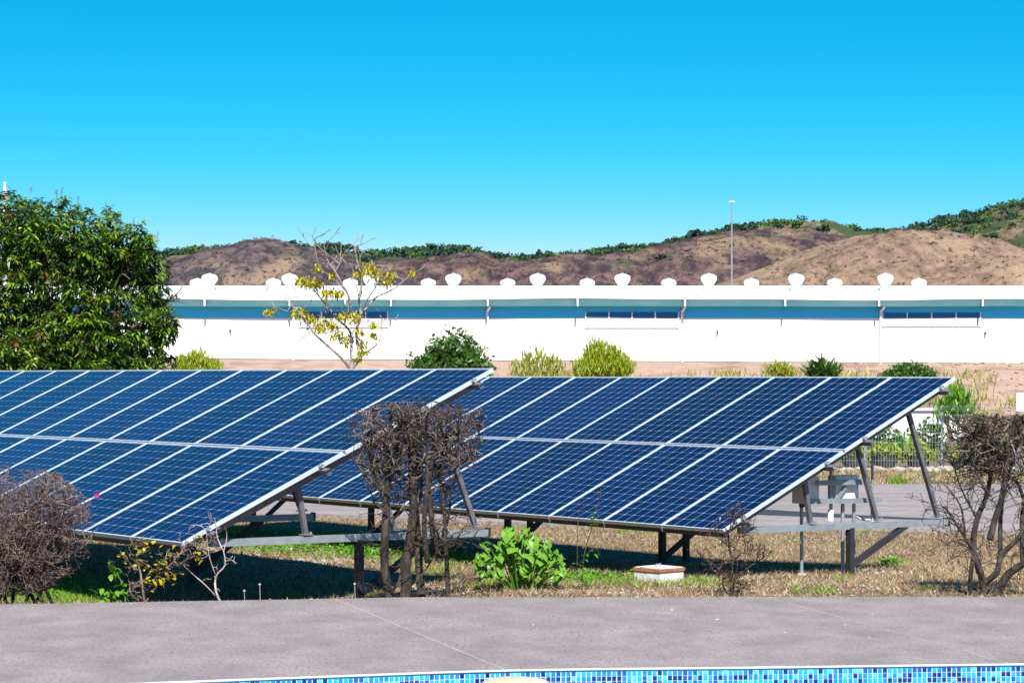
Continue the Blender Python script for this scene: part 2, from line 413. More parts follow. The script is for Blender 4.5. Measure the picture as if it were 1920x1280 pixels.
while x > -5.2:
    s = (curve(NEAR, x + .01) - curve(NEAR, x - .01)) / .02
    tcols.append((x, curve(NEAR, x) + .0115, math.atan(s))); x -= TP / math.sqrt(1 + s * s)
rest = MB(); rest_m = []; nt_ = 0; prev_c = 2
tr_ = random.Random(4)
for ci, (x, y, a) in enumerate(tcols):
    for r in range(8):
        run = (ci // 14) % 3
        w = list(tw)
        if run == 1: w[0] += .2; w[2] += .1
        mi = tr_.choices(range(5), w)[0]
        z = DZ - .0335 - r * TP
        mt = Matrix.Translation((x + tr_.uniform(-.001, .001), y, z)) @ Matrix.Rotation(a + tr_.uniform(-.03, .03), 4, 'Z')
        if r < 2 and nt_ < 300 and x < 3.60:
            o = inst('mosaic_tile', tmesh[mi], pwall); o.matrix_local = Matrix.Translation(-Vector(ORG[pwall.name])) @ mt; nt_ += 1
        else:
            rest.add([mt @ v.co for v in tmesh[mi].vertices], [tuple(p.vertices) for p in tmesh[mi].polygons], mi)
o = rest.build('mosaic_tiles', tnames, pwall); o['kind'] = 'stuff'
b = MB()
for x in cx: b.v += [(x, curve(NEAR, x) + .01, DZ - .28), (x, min(4., curve(NEAR, x) - .5), DZ - .28)]
for i in range(len(cx) - 1): b.f.append((i * 2, i * 2 + 1, i * 2 + 3, i * 2 + 2)); b.m.append(0)
tag(b.build('pool_water', 'water'), kind='structure')
b = MB()
for k in range(9):
    ph = k / 8 * math.pi / 2; zz = .10 * math.sin(ph); rr = .25 * (math.cos(ph) ** .6 if k < 8 else .02)
    for q in range(20):
        a = q / 20 * 2 * math.pi; w = 1 + .05 * fnoise(math.cos(a) * 1.5, math.sin(a) * 1.5, 4)
        b.v.append((rr * w * math.cos(a), rr * w * .5 * math.sin(a), zz + .005 * fnoise(a * 2, zz * 20)))
for k in range(8):
    for q in range(20): b.f.append((k * 20 + q, k * 20 + (q + 1) % 20, (k + 1) * 20 + (q + 1) % 20, (k + 1) * 20 + q)); b.m.append(0)
b.f.append(tuple(160 + q for q in range(20))); b.m.append(0)
b.lathe((0, 0, -1.15), [(.20, 0), (.20, 1.155)], 16)
top = at(965, 1268, 14.75)
tag(b.build('pool_stone', 'beige_stone', smooth_=True), 'pale beige rounded stone at the pool edge, cut by the bottom of the picture', 'stone').location = (top.x, 14.75, top.z - .10)
bpy.data.objects['pool_stone'].data.polygons.foreach_set('use_smooth', [True] * len(bpy.data.objects['pool_stone'].data.polygons))

# service road behind the arrays
rd = MB()
front = [(-60, 47), (-3.8, 41.5), (.9, 38.4), (5.2, 37.9), (7.9, 36.6), (14, 36), (60, 34)]
for x, y in front: rd.v += [(x, y, CZ - 2.5 + .06), (x, 52.8, CZ - 2.5 + .06), (x, y, CZ - 2.6), (x, 52.8, CZ - 2.6)]
for i in range(len(front) - 1):
    a = i * 4; rd.f += [(a, a + 4, a + 5, a + 1), (a + 2, a + 6, a + 4, a), (a + 1, a + 5, a + 7, a + 3)]; rd.m += [0, 0, 0]
tag(rd.build('service_road', 'road'), kind='structure')
b = MB()
b.add([at(1400, 950, 41) * 0 + Vector((x, y, CZ - 2.44 + .004)) for x, y in ((2.5, 43.6), (4.2, 43.2), (6.4, 40.6), (7.7, 39.6), (7.2, 39.5), (5.3, 40.4), (2.5, 42.2))], [tuple(range(6, -1, -1))])
o = b.build('road_shadow', 'road_shadow_dark', bpy.data.objects['service_road'])  # shadow wedge on the road, painted as a flat dark sheet

# embankment under the warehouse
b = MB(); ex = [-200, -100, -60] + [-45 + 2 * i for i in range(56)] + [100, 200]
prof = [(120, 0), (126, .12), (133, .42), (140, .76), (146, .97), (149, 1), (152, 1), (260, 1), (300, 0)]
for x in ex:
    for y, k in prof:
        zt = pad(x); z0 = -2.62
        b.v.append((x, y, CZ + z0 + (zt - z0) * k + (.22 * fnoise(x * .35, y * .3) + .1 * fnoise(x * 1.1, y)) * (0 < k < 1)))
n = len(prof)
for i in range(len(ex) - 1):
    for j in range(n - 1): b.f.append((i * n + j, (i + 1) * n + j, (i + 1) * n + j + 1, i * n + j + 1)); b.m.append(0)
tag(b.build('embankment', 'bank', smooth_=True), kind='structure')

# ---------------------------------------------------------------- hills
def pl(pts, x):
    if x <= pts[0][0]: return pts[0][1]
    for (x0, y0), (x1, y1) in zip(pts, pts[1:]):
        if x <= x1:
            t = (x - x0) / (x1 - x0); return y0 + (y1 - y0) * t
    return pts[-1][1]
def psm(pts, x, w=14): return sum(pl(pts, x + w * k / 3) for k in range(-3, 4)) / 7
HB = [(-400, 500), (0, 495), (300, 484), (350, 480), (420, 474), (560, 470), (620, 466), (680, 473), (720, 480), (780, 477), (840, 473), (880, 478), (920, 486), (955, 491), (990, 491), (1020, 485), (1080, 482), (1140, 476), (1200, 474), (1240, 466), (1300, 455), (1380, 436), (1440, 432), (1500, 434), (1560, 438), (1640, 446), (1680, 441), (1740, 423), (1800, 408), (1860, 397), (1920, 389), (2000, 376), (2300, 350)]
H1 = [(-300, 560), (200, 545), (280, 520), (330, 505), (400, 482), (440, 466), (480, 460), (540, 461), (580, 467), (620, 478), (700, 500), (760, 520), (900, 560)]
HM = [(560, 545), (640, 500), (720, 490), (800, 488), (880, 492), (940, 498), (980, 500), (1040, 494), (1100, 487), (1150, 480), (1190, 476), (1240, 463), (1300, 449), (1350, 436), (1400, 429), (1460, 430), (1520, 432), (1560, 444), (1620, 465), (1700, 510), (1800, 560)]
H3 = [(1250, 560), (1380, 522), (1460, 488), (1540, 458), (1600, 447), (1650, 441), (1720, 441), (1780, 447), (1840, 462), (1900, 482), (2000, 500), (2300, 520)]
H4 = [(1600, 560), (1700, 530), (1790, 490), (1850, 478), (1920, 475), (2000, 468), (2300, 450)]
def hill(name, pts, D, depth, x0, x1, m, rough, seed, label=None):
    nxh = int((x1 - x0) / 7); nv = 44; V = []
    for i in range(nxh + 1):
        px = x0 + (x1 - x0) * i / nxh; X = (px - 960) / F * D
        zr = (HOR - psm(pts, px)) / F * D
        for j in range(nv + 1):
            v = -1 + 1.5 * j / nv
            k = math.cos(min(1, abs(v)) * math.pi / 2) ** .85
            y = D + v * depth
            fold = (fnoise(X * .012 + seed, v * 1.3) * .13 - .07 * (1 - abs(fnoise(X * .022 + .6 * fnoise(y * .008, X * .01, seed), seed, y * .0015))) ** 5) * math.sin(min(1, abs(v)) * math.pi)
            z = -6 + (zr + 6) * max(0, k + fold) + rough * (1.0 * fnoise(X * .035, y * .03, seed) + .6 * fnoise(X * .11, y * .09, seed + 3) + .3 * fnoise(X * .3, y * .2, seed)) * (.35 + .65 * min(1, abs(v) * 3))
            V.append((X * (y / D) ** .0, y, CZ + z))
    W = nv + 1
    Fq = np.array([(i * W + j, (i + 1) * W + j, (i + 1) * W + j + 1, i * W + j + 1) for i in range(nxh) for j in range(nv)])
    o = np_mesh(name, np.array(V), Fq, m, smooth_=True); tag(o, kind='structure'); HV[name] = (np.array(V).reshape(nxh + 1, W, 3), x0, x1)
    return o
HV = {}
hill('ridge', HB, 1700, 420, -400, 2300, 'brush', 3.2, 1.)
hill('hill_burnt_left', H1, 1150, 300, -300, 900, 'burnt_left', 3.0, 5.)
hill('hill_burnt_middle', HM, 1300, 340, 560, 1800, 'burnt', 3.4, 9.)
hill('hill_tan', H3, 1050, 260, 1250, 2300, 'tan', 1.8, 14.)
hill('hill_tan_front', H4, 900, 200, 1600, 2300, 'tan_front', 1.0, 19.)

# ---------------------------------------------------------------- foliage helpers (numpy)
def unit(a): return a / np.maximum(1e-9, np.linalg.norm(a, axis=-1, keepdims=True))
def rdir(n): return unit(rng.normal(size=(n, 3)))
def leaf_arrays(P, D, Lg, Wd, droop=.35, fold=.0):
    """pointed leaves: base P, direction D, length, width -> verts (n*6), tris+quads split into tris"""
    n = len(P); D = unit(D); side = unit(np.cross(D, np.array([0, 0, 1.]) + .35 * rng.normal(size=(n, 3))))
    Lg = np.broadcast_to(np.asarray(Lg, float), (n,))[:, None]; Wd = np.broadcast_to(np.asarray(Wd, float), (n,))[:, None]
    dz = np.array([0, 0, -1.])
    m1 = P + D * Lg * .35 + dz * Lg * droop * .12; m2 = P + D * Lg * .72 + dz * Lg * droop * .5; tip = P + D * Lg + dz * Lg * droop
    V = np.stack([P, m1 - side * Wd / 2, m1 + side * Wd / 2, m2 - side * Wd * .38, m2 + side * Wd * .38, tip], 1).reshape(-1, 3)
    base = np.array([[0, 2, 1], [1, 2, 4], [1, 4, 3], [3, 4, 5]])
    Fc = (np.arange(n)[:, None, None] * 6 + base[None]).reshape(-1, 3)
    return V, Fc
def cards(P, size, asp=.6):
    """small leaf facets, randomly turned"""
    n = len(P); a = rdir(n); b = unit(np.cross(a, rdir(n))); s = np.broadcast_to(np.asarray(size, float), (n,))[:, None]
    V = np.stack([P - a * s * .5, P + b * s * asp * .5, P + a * s * .5, P - b * s * asp * .5], 1).reshape(-1, 3)
    Fc = np.arange(4 * n).reshape(-1, 4); return V, Fc
def ell(n, c, r, shell=.55):
    d = rdir(n); rad = (shell + (1 - shell) * rng.random(n))[:, None]
    return np.array(c) + d * rad * np.array(r)
def merge(parts):
    Vs, Fs, b = [], [], 0
    for V, Fc in parts: Vs.append(V); Fs.append(Fc + b); b += len(V)
    return np.concatenate(Vs), np.concatenate(Fs)

# hillside trees and scrub
def hill_pt(name, px, v):
    V, x0, x1 = HV[name]; i = int(round((px - x0) / (x1 - x0) * (V.shape[0] - 1))); j = int(round((v + 1) / 1.5 * (V.shape[1] - 1)))
    return V[i, j]
def far_tree(p, r, h, n=46):
    k = 3 + int(rng.random() * 3); out = []
    for _ in range(k):
        c = p + np.array([rng.normal() * r * .4, rng.normal() * r * .4, h * (.35 + .4 * rng.random())])
        out.append(ell(n // k, c, (r * .6, r * .6, h * .38), .4))
    P = np.concatenate(out)
    return cards(P, r * .42 * (0.7 + .6 * rng.random(len(P))), .8)
for nm, mt_, cnt, rngs in (('ridge_woodland', 'hill_leaf', 1100, None), ('ridge_thicket', 'hill_leaf_light', 300, None)):
    parts = []
    for _ in range(cnt):
        px = rng.uniform(250, 2000)
        if 330 < px < 430 and rng.random() < .3: continue
        vmax = .16 if px < 560 else (.36 if px < 960 else (.16 if px < 1660 else .26))
        v = -abs(rng.normal()) * vmax * .6 + .02
        if nm == 'ridge_thicket': v -= .06
        if 960 < px < 1030 and rng.random() < .4: continue
        p = hill_pt('ridge', px, max(-.9, v))
        parts.append(far_tree(p - np.array([0, 0, .6]), rng.uniform(2.6, 6.2), rng.uniform(3, 6.6)))
    V, Fc = merge(parts); tag(np_mesh(nm, V, Fc, mt_), {'ridge_woodland': 'dark green woodland along the crest of the far ridge', 'ridge_thicket': 'lighter green thicket just below the far ridge woodland'}[nm], 'woodland', kind='stuff')
parts = []
for hn, lo, hi, cnt, r in (('hill_tan', 1420, 2000, 480, 1.0), ('hill_tan_front', 1720, 2000, 170, .8), ('hill_burnt_middle', 700, 1640, 1300, 1.25), ('hill_burnt_left', 300, 760, 700, 1.05), ('ridge', 1660, 2000, 420, 1.6)):
    for _ in range(cnt):
        p = hill_pt(hn, rng.uniform(lo, hi), -.9 * rng.random() ** .8 + .02)
        parts.append(far_tree(p, r * rng.uniform(.5, 1.5), r * rng.uniform(.5, 1.4), 16))
V, Fc = merge(parts); tag(np_mesh('hillside_scrub', V, Fc, 'hill_scrub'), 'low brown scrub scattered over the dry hillsides', 'scrub', kind='stuff')
for hn, px, v, r, h, mt_, lab in (
    ('hill_burnt_middle', 1300, 0, 6.2, 5.0, 'hill_leaf', 'wide flat-topped dark tree alone on the left shoulder of the burnt hill'),
    ('hill_burnt_middle', 1236, 0, 2.6, 2.2, 'hill_leaf', 'small dark tree on the crest left of the flat-topped tree'),
    ('hill_burnt_middle', 1394, 0, 4.6, 4.4, 'hill_leaf', 'rounded tree on the summit of the burnt hill, right of the tall lamp mast'),
    ('hill_burnt_middle', 1455, 0, 4.0, 3.6, 'hill_leaf', 'low dark tree on the summit right of the rounded tree'),
    ('hill_burnt_middle', 1495, 0, 4.4, 4.2, 'hill_leaf_light', 'lighter green tree on the right shoulder of the burnt hill'),
    ('hill_burnt_middle', 1540, 0, 4.8, 4.4, 'hill_leaf', 'dark bushy tree at the right end of the burnt hill crest'),
    ('hill_burnt_left', 546, 0, 2.4, 2.4, 'hill_leaf', 'single small tree on top of the left burnt hill'),
    ('hill_burnt_middle', 1160, .0, 3.6, 3.6, 'hill_leaf', 'round green tree at the saddle where the middle hill starts to climb'),
    ('hill_burnt_middle', 1205, -.45, 3.2, 2.4, 'hill_scrub', 'grey bush low on the burnt slope above the warehouse roof'),
    ('hill_tan', 1795, -.30, 3.6, 2.2, 'hill_leaf', 'dark shrub clump on the right flank of the tan hill'),
    ('hill_tan', 1662, -.70, 1.6, 1.4, 'hill_leaf', 'small dark shrub low on the tan hill above a ventilator'),
    ('hill_tan', 1688, -.62, 1.3, 1.2, 'hill_leaf', 'tiny round shrub in the middle of the tan hill'),
    ('ridge', 1850, -.42, 5.2, 4.0, 'hill_leaf', 'dark green tree in the gully between the tan hill and the right slope'),
    ('ridge', 1880, -.42, 5.0, 3.6, 'hill_leaf_light', 'bright green tree in the gully near the right edge'),
    ('ridge', 1790, -.16, 3.4, 3.0, 'hill_leaf', 'lone dark bush on the dry slope above the tan hill'),
    ('ridge', 1640, .0, 6.5, 5.0, 'hill_leaf', 'dark crowned tree in the notch between the burnt hill and the right slope')):
    p = hill_pt(hn, px, v); root = empty('hill_tree', tuple(p), 0, lab, 'tree', 'single trees on the hills')
    V, Fc = far_tree(np.array(p), r, h, 150); np_mesh('crown', V, Fc, mt_, root)
    b = MB(); b.tube([p - np.array([0, 0, .5]), p + np.array([.2, 0, h * .5])], [.35, .2], 5); b.build('trunk', 'bark_brown', root)

# ---------------------------------------------------------------- warehouse
WD = 150.; K = WD / F
def wx(px): return (px - 960) * K
def wz(py): return CZ + (HOR - py) * K
EY = WD - 1.15
wh = empty('warehouse', (5, WD, CZ + .9), 0, 'long low white warehouse with shallow metal roof and shaded eave', 'warehouse')
def wav(x): return .045 * math.sin(x * .19 + .6) + .025 * math.sin(x * .47)
X0, X1 = -42, 44
bw = MB()
bw.add([(X0, WD, CZ + pad(X0)), (X1, WD, CZ + pad(X1)), (X1, WD, wz(566)), (X0, WD, wz(566)), (X0, WD + 26, CZ + pad(X0)), (X1, WD + 26, CZ + pad(X1)), (X1, WD + 26, wz(566)), (X0, WD + 26, wz(566))],
       [(0, 1, 2, 3), (1, 5, 6, 2), (5, 4, 7, 6), (4, 0, 3, 7)])
bw.build('wall', 'white_paint', wh)
b = MB(); b.box(X0 + .01, X1 - .01, WD - .004, WD + .01, wz(596.5), wz(570)); b.build('eave_shadow_band', 'eave_shadow_blue', wh)  # eave shadow painted as a blue strip on the white wall
# roof: front slope, ridge, rear slope, with ribs
rz0 = wz(560.5); RY = 163.; rzr = CZ + (HOR - 537.5) / F * RY
b = MB(); rx = [X0 - .6 + .75 * i for i in range(118)]
for x in rx:
    w = wav(x)
    b.v += [(x, EY, rz0 + w), (x, RY, rzr), (x, RY + 14.5, rz0), (x, RY + 14.5, rz0 - .05), (x, RY, rzr - .08), (x, EY, rz0 - .055 + w)]
for i in range(len(rx) - 1):
    for k in range(6): b.f.append((i * 6 + k, (i + 1) * 6 + k, (i + 1) * 6 + (k + 1) % 6, i * 6 + (k + 1) % 6)); b.m.append(0)
roof = b.build('roof', 'roof_sheet', wh)
b = MB(); b.beam((rx[0], RY, rzr + .03), (rx[-1], RY, rzr + .03), .5, .05); b.build('ridge_cap', 'roof_sheet', roof)
# gable ends closed
for xx in (X0, X1):
    b = MB(); b.add([(xx, WD, wz(566)), (xx, WD + 26, wz(566)), (xx, RY, rzr - .1)], [(0, 1, 2)]); b.build('gable', 'white_paint', wh)
bars = [200, 302, 388, 546, 650, 735, 915, 1082, 1282, 1468.5, 1643, 1836, 2010, 2190]
FY = WD - .72
for p0, p1 in zip(bars, bars[1:]):
    xa, xb = wx(p0) + .05, wx(p1) - .05; n = 8; b = MB()
    for i in range(n + 1):
        x = xa + (xb - xa) * i / n; w = wav(x)
        b.v += [(x, EY + .16, rz0 - .06 + w), (x, FY, wz(573.5) + .3 * w), (x, WD - .01, wz(575) + .3 * w)]
    for i in range(n):
        for k in (0, 1): b.f.append((i * 3 + k, (i + 1) * 3 + k, (i + 1) * 3 + k + 1, i * 3 + k + 1)); b.m.append(0)
    b.build('fascia_panel', 'fascia', wh)
for p0 in bars:
    b = MB(); x = wx(p0); b.box(x - .05, x + .05, EY - .04, FY + .02, wz(574.5), rz0 + .02 + wav(x)); b.build('fascia_joint', 'white_paint', wh)
for p0 in (552, 915, 1280, 1652):
    x = wx(p0); b = MB(); zb = CZ + pad(x)
    b.tube([(x + .12, FY + .08, wz(574)), (x + .10, FY + .15, wz(577)), (x - .04, WD - .12, wz(584)), (x - .04, WD - .12, wz(590)), (x - .04, WD - .12, zb - .55)], .085, 8)
    b.build('downspout', 'white_paint', wh)
for x0, x1, yt, yb in ((562, 727, 584.5, 614), (1098, 1272, 585, 614.5), (1655, 1838, 586, 612)):
    lv = MB(); lv.box(wx(x0), wx(x1), WD - .03, WD - .0055, wz(yb), wz(yt)); lo = lv.build('louvre', 'louvre_void', wh)
    for i in range(5):
        b = MB(); xx = wx(x0) + (wx(x1) - wx(x0)) * i / 4; b.box(xx - .04, xx + .04, WD - .10, WD - .031, wz(yb), wz(yt)); b.build('mullion', 'white_paint', lo)
    for i in range(8):
        z = wz(yt) + (wz(yb) - wz(yt)) * (i + .5) / 8
        for s in range(4):
            xa = wx(x0) + (wx(x1) - wx(x0)) * s / 4 + .042; xb = wx(x0) + (wx(x1) - wx(x0)) * (s + 1) / 4 - .042
            b = MB(); b.add([(xa, WD - .09, z - .055), (xb, WD - .09, z - .055), (xb, WD - .034, z + .05), (xa, WD - .034, z + .05)], [(0, 1, 2, 3)])
            b.build('slat', 'louvre_shaded' if z > wz(597) else 'louvre', lo)  # slats above the shadow line get the painted shade colour
for p0, q0 in ((432, 620), (1345, 622), (1847, 625)):
    b = MB(); x, z = wx(p0), wz(q0); b.box(x - .06, x + .06, WD - .16, WD - .003, z - .02, z + .09); b.box(x - .045, x + .045, WD - .26, WD - .161, z - .08, z + .05)
    b.build('wall_lamp', 'dark_joint', wh)
b = MB(); b.add([(X0, WD - .03, CZ + pad(X0) - .02), (X1, WD - .03, CZ + pad(X1) - .02), (X1, WD - .03, CZ + pad(X1) + .055), (X0, WD - .03, CZ + pad(X0) + .055)], [(0, 1, 2, 3)])
b.build('base_flashing', 'dark_joint', wh)

ords = ['first', 'second', 'third', 'fourth', 'fifth', 'sixth', 'seventh', 'eighth', 'ninth', 'tenth', 'eleventh', 'twelfth']
hb = MB(); hb.lathe((0, 0, 0), [(.31, .30), (.36, .40), (.47, .56), (.54, .72), (.55, .84), (.49, .97), (.34, 1.06), (.13, 1.11), (.03, 1.16)], 36, 0, .07)
head_me = hb.mesh('turbine_head', 'vent_metal')
nb = MB(); nb.lathe((0, 0, 0), [(.36, -.12), (.32, .20), (.30, .31)], 20); neck_me = nb.mesh('neck', 'vent_metal')
fb = MB(); fb.add([(-.46, -.5, -.09), (.46, -.5, -.09), (.46, .5, .02), (-.46, .5, .02), (-.30, -.30, .20), (.30, -.30, .20), (.30, .30, .20), (-.30, .30, .20)], [(0, 1, 5, 4), (1, 2, 6, 5), (2, 3, 7, 6), (3, 0, 4, 7), (4, 5, 6, 7)])
base_me = fb.mesh('base', 'vent_base')
def ventilator(px, d, z, lab, grp):
    r = empty('roof_ventilator', ((px - 960) / F * d, d, z), random.uniform(0, .5), lab, 'ventilator', grp)
    for nm, me in (('turbine_head', head_me), ('neck', neck_me), ('base', base_me)):
        o = inst(nm, me, r)
        if nm == 'base': o.rotation_euler.z = -r.rotation_euler.z
near_v = [393, 543, 695, 850, 1008, 1167, 1329, 1493, 1660]; far_v = [370, 513, 657, 803, 952, 1101, 1254, 1409, 1565, 1723]
for i, px in enumerate(near_v):
    ventilator(px, 158.6, rz0 + (rzr - rz0) * (158.6 - EY) / (RY - EY), ords[i] + ' from the left in the near row of white turbine ventilators on the roof', 'near row of roof ventilators')
for i, px in enumerate(far_v):
    ventilator(px, 167.2, rz0 + (rzr - rz0) * (RY + 14.5 - 167.2) / 14.5, ords[i] + ' from the left in the far row of ventilators, half hidden behind the ridge', 'far row of roof ventilators')

# tall lamp mast behind the warehouse, white mast behind the mango tree
p = at(1372, 706, 205); r = empty('lamp_mast', (p.x, 205, CZ - 2), 0, 'thin tall pale lamp mast with crossbar rising behind the warehouse roof', 'lamp mast')
b = MB(); b.tube([(p.x, 205, CZ - 2), (p.x, 205, CZ + (HOR - 450) / F * 205), (p.x, 205, CZ + (HOR - 379) / F * 205)], [.13, .075, .05], 8); b.build('pole', 'galv', r)
b = MB(); zt = CZ + (HOR - 378) / F * 205; b.beam((p.x - .24, 205, zt), (p.x + .24, 205, zt), .16, .08); b.build('lamp_head', 'white_paint', r)
p = at(9, 345, 90); r = empty('white_mast', (p.x, 90, CZ - 2.5), 0, 'white tapered mast top showing above the left edge of the mango tree', 'mast')
b = MB(); b.tube([(p.x, 90, CZ - 2.5), (p.x, 90, p.z - .35), (p.x, 90, p.z)], [.11, .075, .04], 10); b.build('pole', 'white_paint', r)
b = MB(); b.lathe((p.x, 90, p.z - .02), [(.05, 0), (.06, .04), (.03, .09)], 10); b.build('cap', 'white_paint', r)

# ---------------------------------------------------------------- solar arrays
PSI = .93; TILT = .425; PITCH = 1.012; ML = 1.956; MW = 1.0; GAPR = .03
cs, sn = math.cos(TILT), math.sin(TILT)
# module meshes in module space: x right, y up the slope, z normal; origin at lower right corner
fr = MB(); fw = .013
for x0, x1, y0, y1 in ((-MW, 0, 0, fw), (-MW, 0, ML - fw, ML), (-MW, -MW + fw, fw, ML - fw), (-fw, 0, fw, ML - fw)): fr.box(x0, x1, y0, y1, -.04, 0, 0)
fr.box(-MW + fw, -fw, fw, ML - fw, -.012, -.006, 1)
frame_me = fr.mesh('solar_panel', ['alu', 'backsheet'])
CP = (MW - 2 * fw - .014) / 6; CPY = (ML - 2 * fw - .020) / 12; CG = .0066; CH = .0105
def cell_poly(z):
    hx, hy, c = (CP - CG * 1.5) / 2, (CPY - CG * .9) / 2, CH
    return [(-hx + c, -hy, z), (hx - c, -hy, z), (hx, -hy + c, z), (hx, hy - c, z), (hx - c, hy, z), (-hx + c, hy, z), (-hx, hy - c, z), (-hx, -hy + c, z)]
cb = MB()
cell_pos = []
for j in range(12):
    for i in range(6):
        x = -fw - .007 - CP * (i + .5); y = fw + .010 + CPY * (j + .5); cell_pos.append((x, y))
        cb.add([(a + x, b_ + y, c) for a, b_, c in cell_poly(-.0045)], [tuple(range(8))])
cells_me = cb.mesh('solar_cells', 'cell')
one = MB(); one.add(cell_poly(0), [tuple(range(8))]); one.add(cell_poly(-.001), [tuple(range(7, -1, -1))]); cell_me = one.mesh('solar_cell', 'cell')
gal = 'galv'
def solar_array(corner, nmod, frames, label, extra_posts=()):
    gx, gy = corner.x, corner.y
    gzb = gz(gx, gy)
    root = empty('solar_array', (gx, gy, gzb), -PSI, label, 'solar array'); root['_loc'] = 1
    LZ = corner.z - gzb
    base = Matrix.Translation((0, 0, LZ)) @ Matrix.Rotation(TILT, 4, 'X')
    for i in range(nmod):
        for rr in range(2):
            sag = random.uniform(-.0015, .0015)
            mtx = base @ Matrix.Translation((-PITCH * i, rr * (ML + GAPR), sag)) @ Matrix.Rotation(random.uniform(-.0012, .0012), 4, 'X')
            o = inst('solar_panel', frame_me, root, mat=mtx)
            if rr == 0 and i < 4:
                for x, y in cell_pos: inst('solar_cell', cell_me, o, (x, y, -.0045))
            else:
                c = inst('solar_cells', cells_me, o); c['kind'] = 'stuff'
    L = nmod * PITCH
    def S(a, s, n): return base @ Vector((a, s, n))
    up = S(0, 0, 1) - S(0, 0, 0)
    for s in (.30, 1.66, 2.30, 3.66):         # purlins
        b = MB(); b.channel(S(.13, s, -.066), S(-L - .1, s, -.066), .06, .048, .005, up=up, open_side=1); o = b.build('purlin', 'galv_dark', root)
        b = MB(); b.box(.0, .05, -.02, .02, 0, .014); b.tube([(.025, 0, .01), (.025, 0, .032)], .009, 6)
        b2 = inst('end_clamp', b.mesh('end_clamp', 'clamp'), root, mat=base @ Matrix.Translation((.004, s, -.012)))
    b = MB(); b.add([S(a_, s_, n_) for n_ in (-.0405, -.044) for a_, s_ in ((0, ML - .012), (-L + .02, ML - .012), (-L + .02, ML + GAPR + .012), (0, ML + GAPR + .012))], [(3, 2, 1, 0), (4, 5, 6, 7), (0, 1, 5, 4), (2, 3, 7, 6)]); b.build('gap_light_stop', 'alu', root)  # added strip, stops sunlight leaking through the gap between module rows
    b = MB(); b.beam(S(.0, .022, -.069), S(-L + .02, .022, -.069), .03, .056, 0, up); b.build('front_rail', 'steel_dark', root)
    cm = MB(); cm.box(-.0115, -.0005, -.03, .03, -.035, .006); cme = cm.mesh('mid_clamp', 'clamp')
    lm = MB(); lm.box(-.012, -.002, -.012, -.001, -.075, .006); lme = lm.mesh('lower_clip', 'clamp')
    for i in range(1, nmod):
        for s in (.30, 1.66, 2.30, 3.66): inst('mid_clamp', cme, root, mat=base @ Matrix.Translation((-PITCH * i + .012, s, 0)))
        inst('lower_clip', lme, root, mat=base @ Matrix.Translation((-PITCH * i + .012, 0, 0)))
    CHZ = LZ - .035
    for k, a in enumerate(frames):
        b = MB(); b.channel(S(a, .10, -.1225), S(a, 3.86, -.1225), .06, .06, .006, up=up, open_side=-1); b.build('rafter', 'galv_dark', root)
        b = MB(); b.beam((a, .42, CHZ), (a, 3.66, CHZ - .03), .07, .07); o = b.build('bottom_rail', gal, root)
        b = MB(); b.box(a - .036, a + .036, 3.662, 3.69, CHZ - .075, CHZ + .02); b.build('end_plate', 'steel_dark', o)
        for pb, sa in ((1.48, 1.46), (2.52, 2.36), (3.52, 3.26)):
            b = MB(); p0 = Vector((a + .0, pb, CHZ + .035)); p1 = S(a, sa, -.155); b.channel(p0, p1, .05, .048, .006, up=(0, 1, 0)); o = b.build('strut', 'galv_dark', root)
            b = MB(); b.box(a - .05, a + .05, pb - .05, pb + .06, CHZ + .0362, CHZ + .044); b.tube([(a + .042, pb + .035, CHZ + .044), (a + .042, pb + .035, CHZ + .066)], .012, 6); b.build('foot_plate', 'clamp', o)
        def gl(a_, p_):
            w = Vector((gx, gy, 0)) + Matrix.Rotation(-PSI, 3, 'Z') @ Vector((a_, p_, 0)); return gz(w.x, w.y) - gzb
        zb = gl(a, 2.1)
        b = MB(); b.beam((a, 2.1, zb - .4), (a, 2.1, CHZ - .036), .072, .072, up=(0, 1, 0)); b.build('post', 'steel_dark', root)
        b = MB(); b.beam((a + .0, 2.14, zb + .12), (a + .0, 3.0, CHZ - .04), .06, .06); b.build('brace', 'steel_dark', root)
        b = MB(); b.beam((a, 2.1, zb - .02), (a, 2.1, zb + .015), .22, .22, up=(0, 1, 0)); b.build('base_plate', 'steel_dark', root)
    for a, p_ in extra_posts:
        zb = gl(a, p_)
        b = MB(); b.beam((a, p_, zb - .4), (a, p_, LZ + p_ * math.tan(TILT) - .16), .07, .07, up=(0, 1, 0)); b.build('post', 'steel_dark', root)
    return root
C1 = Vector((-3.078, 21.55, CZ - 1.540)); C2 = Vector((2.236, 24.65, CZ - 1.625))
A1 = solar_array(C1, 15, (-.2, -3.6, -7.0, -10.4, -13.8), 'near solar array on the left, two rows of tilted blue panels on steel frames')
A2 = solar_array(C2, 14, (-.2, -3.45, -6.65, -10.0, -13.4), 'far solar array on the right, behind the electrical stand, tilted blue panels on steel frames', ((-4.75, 3.62), (-8.0, 3.5)))

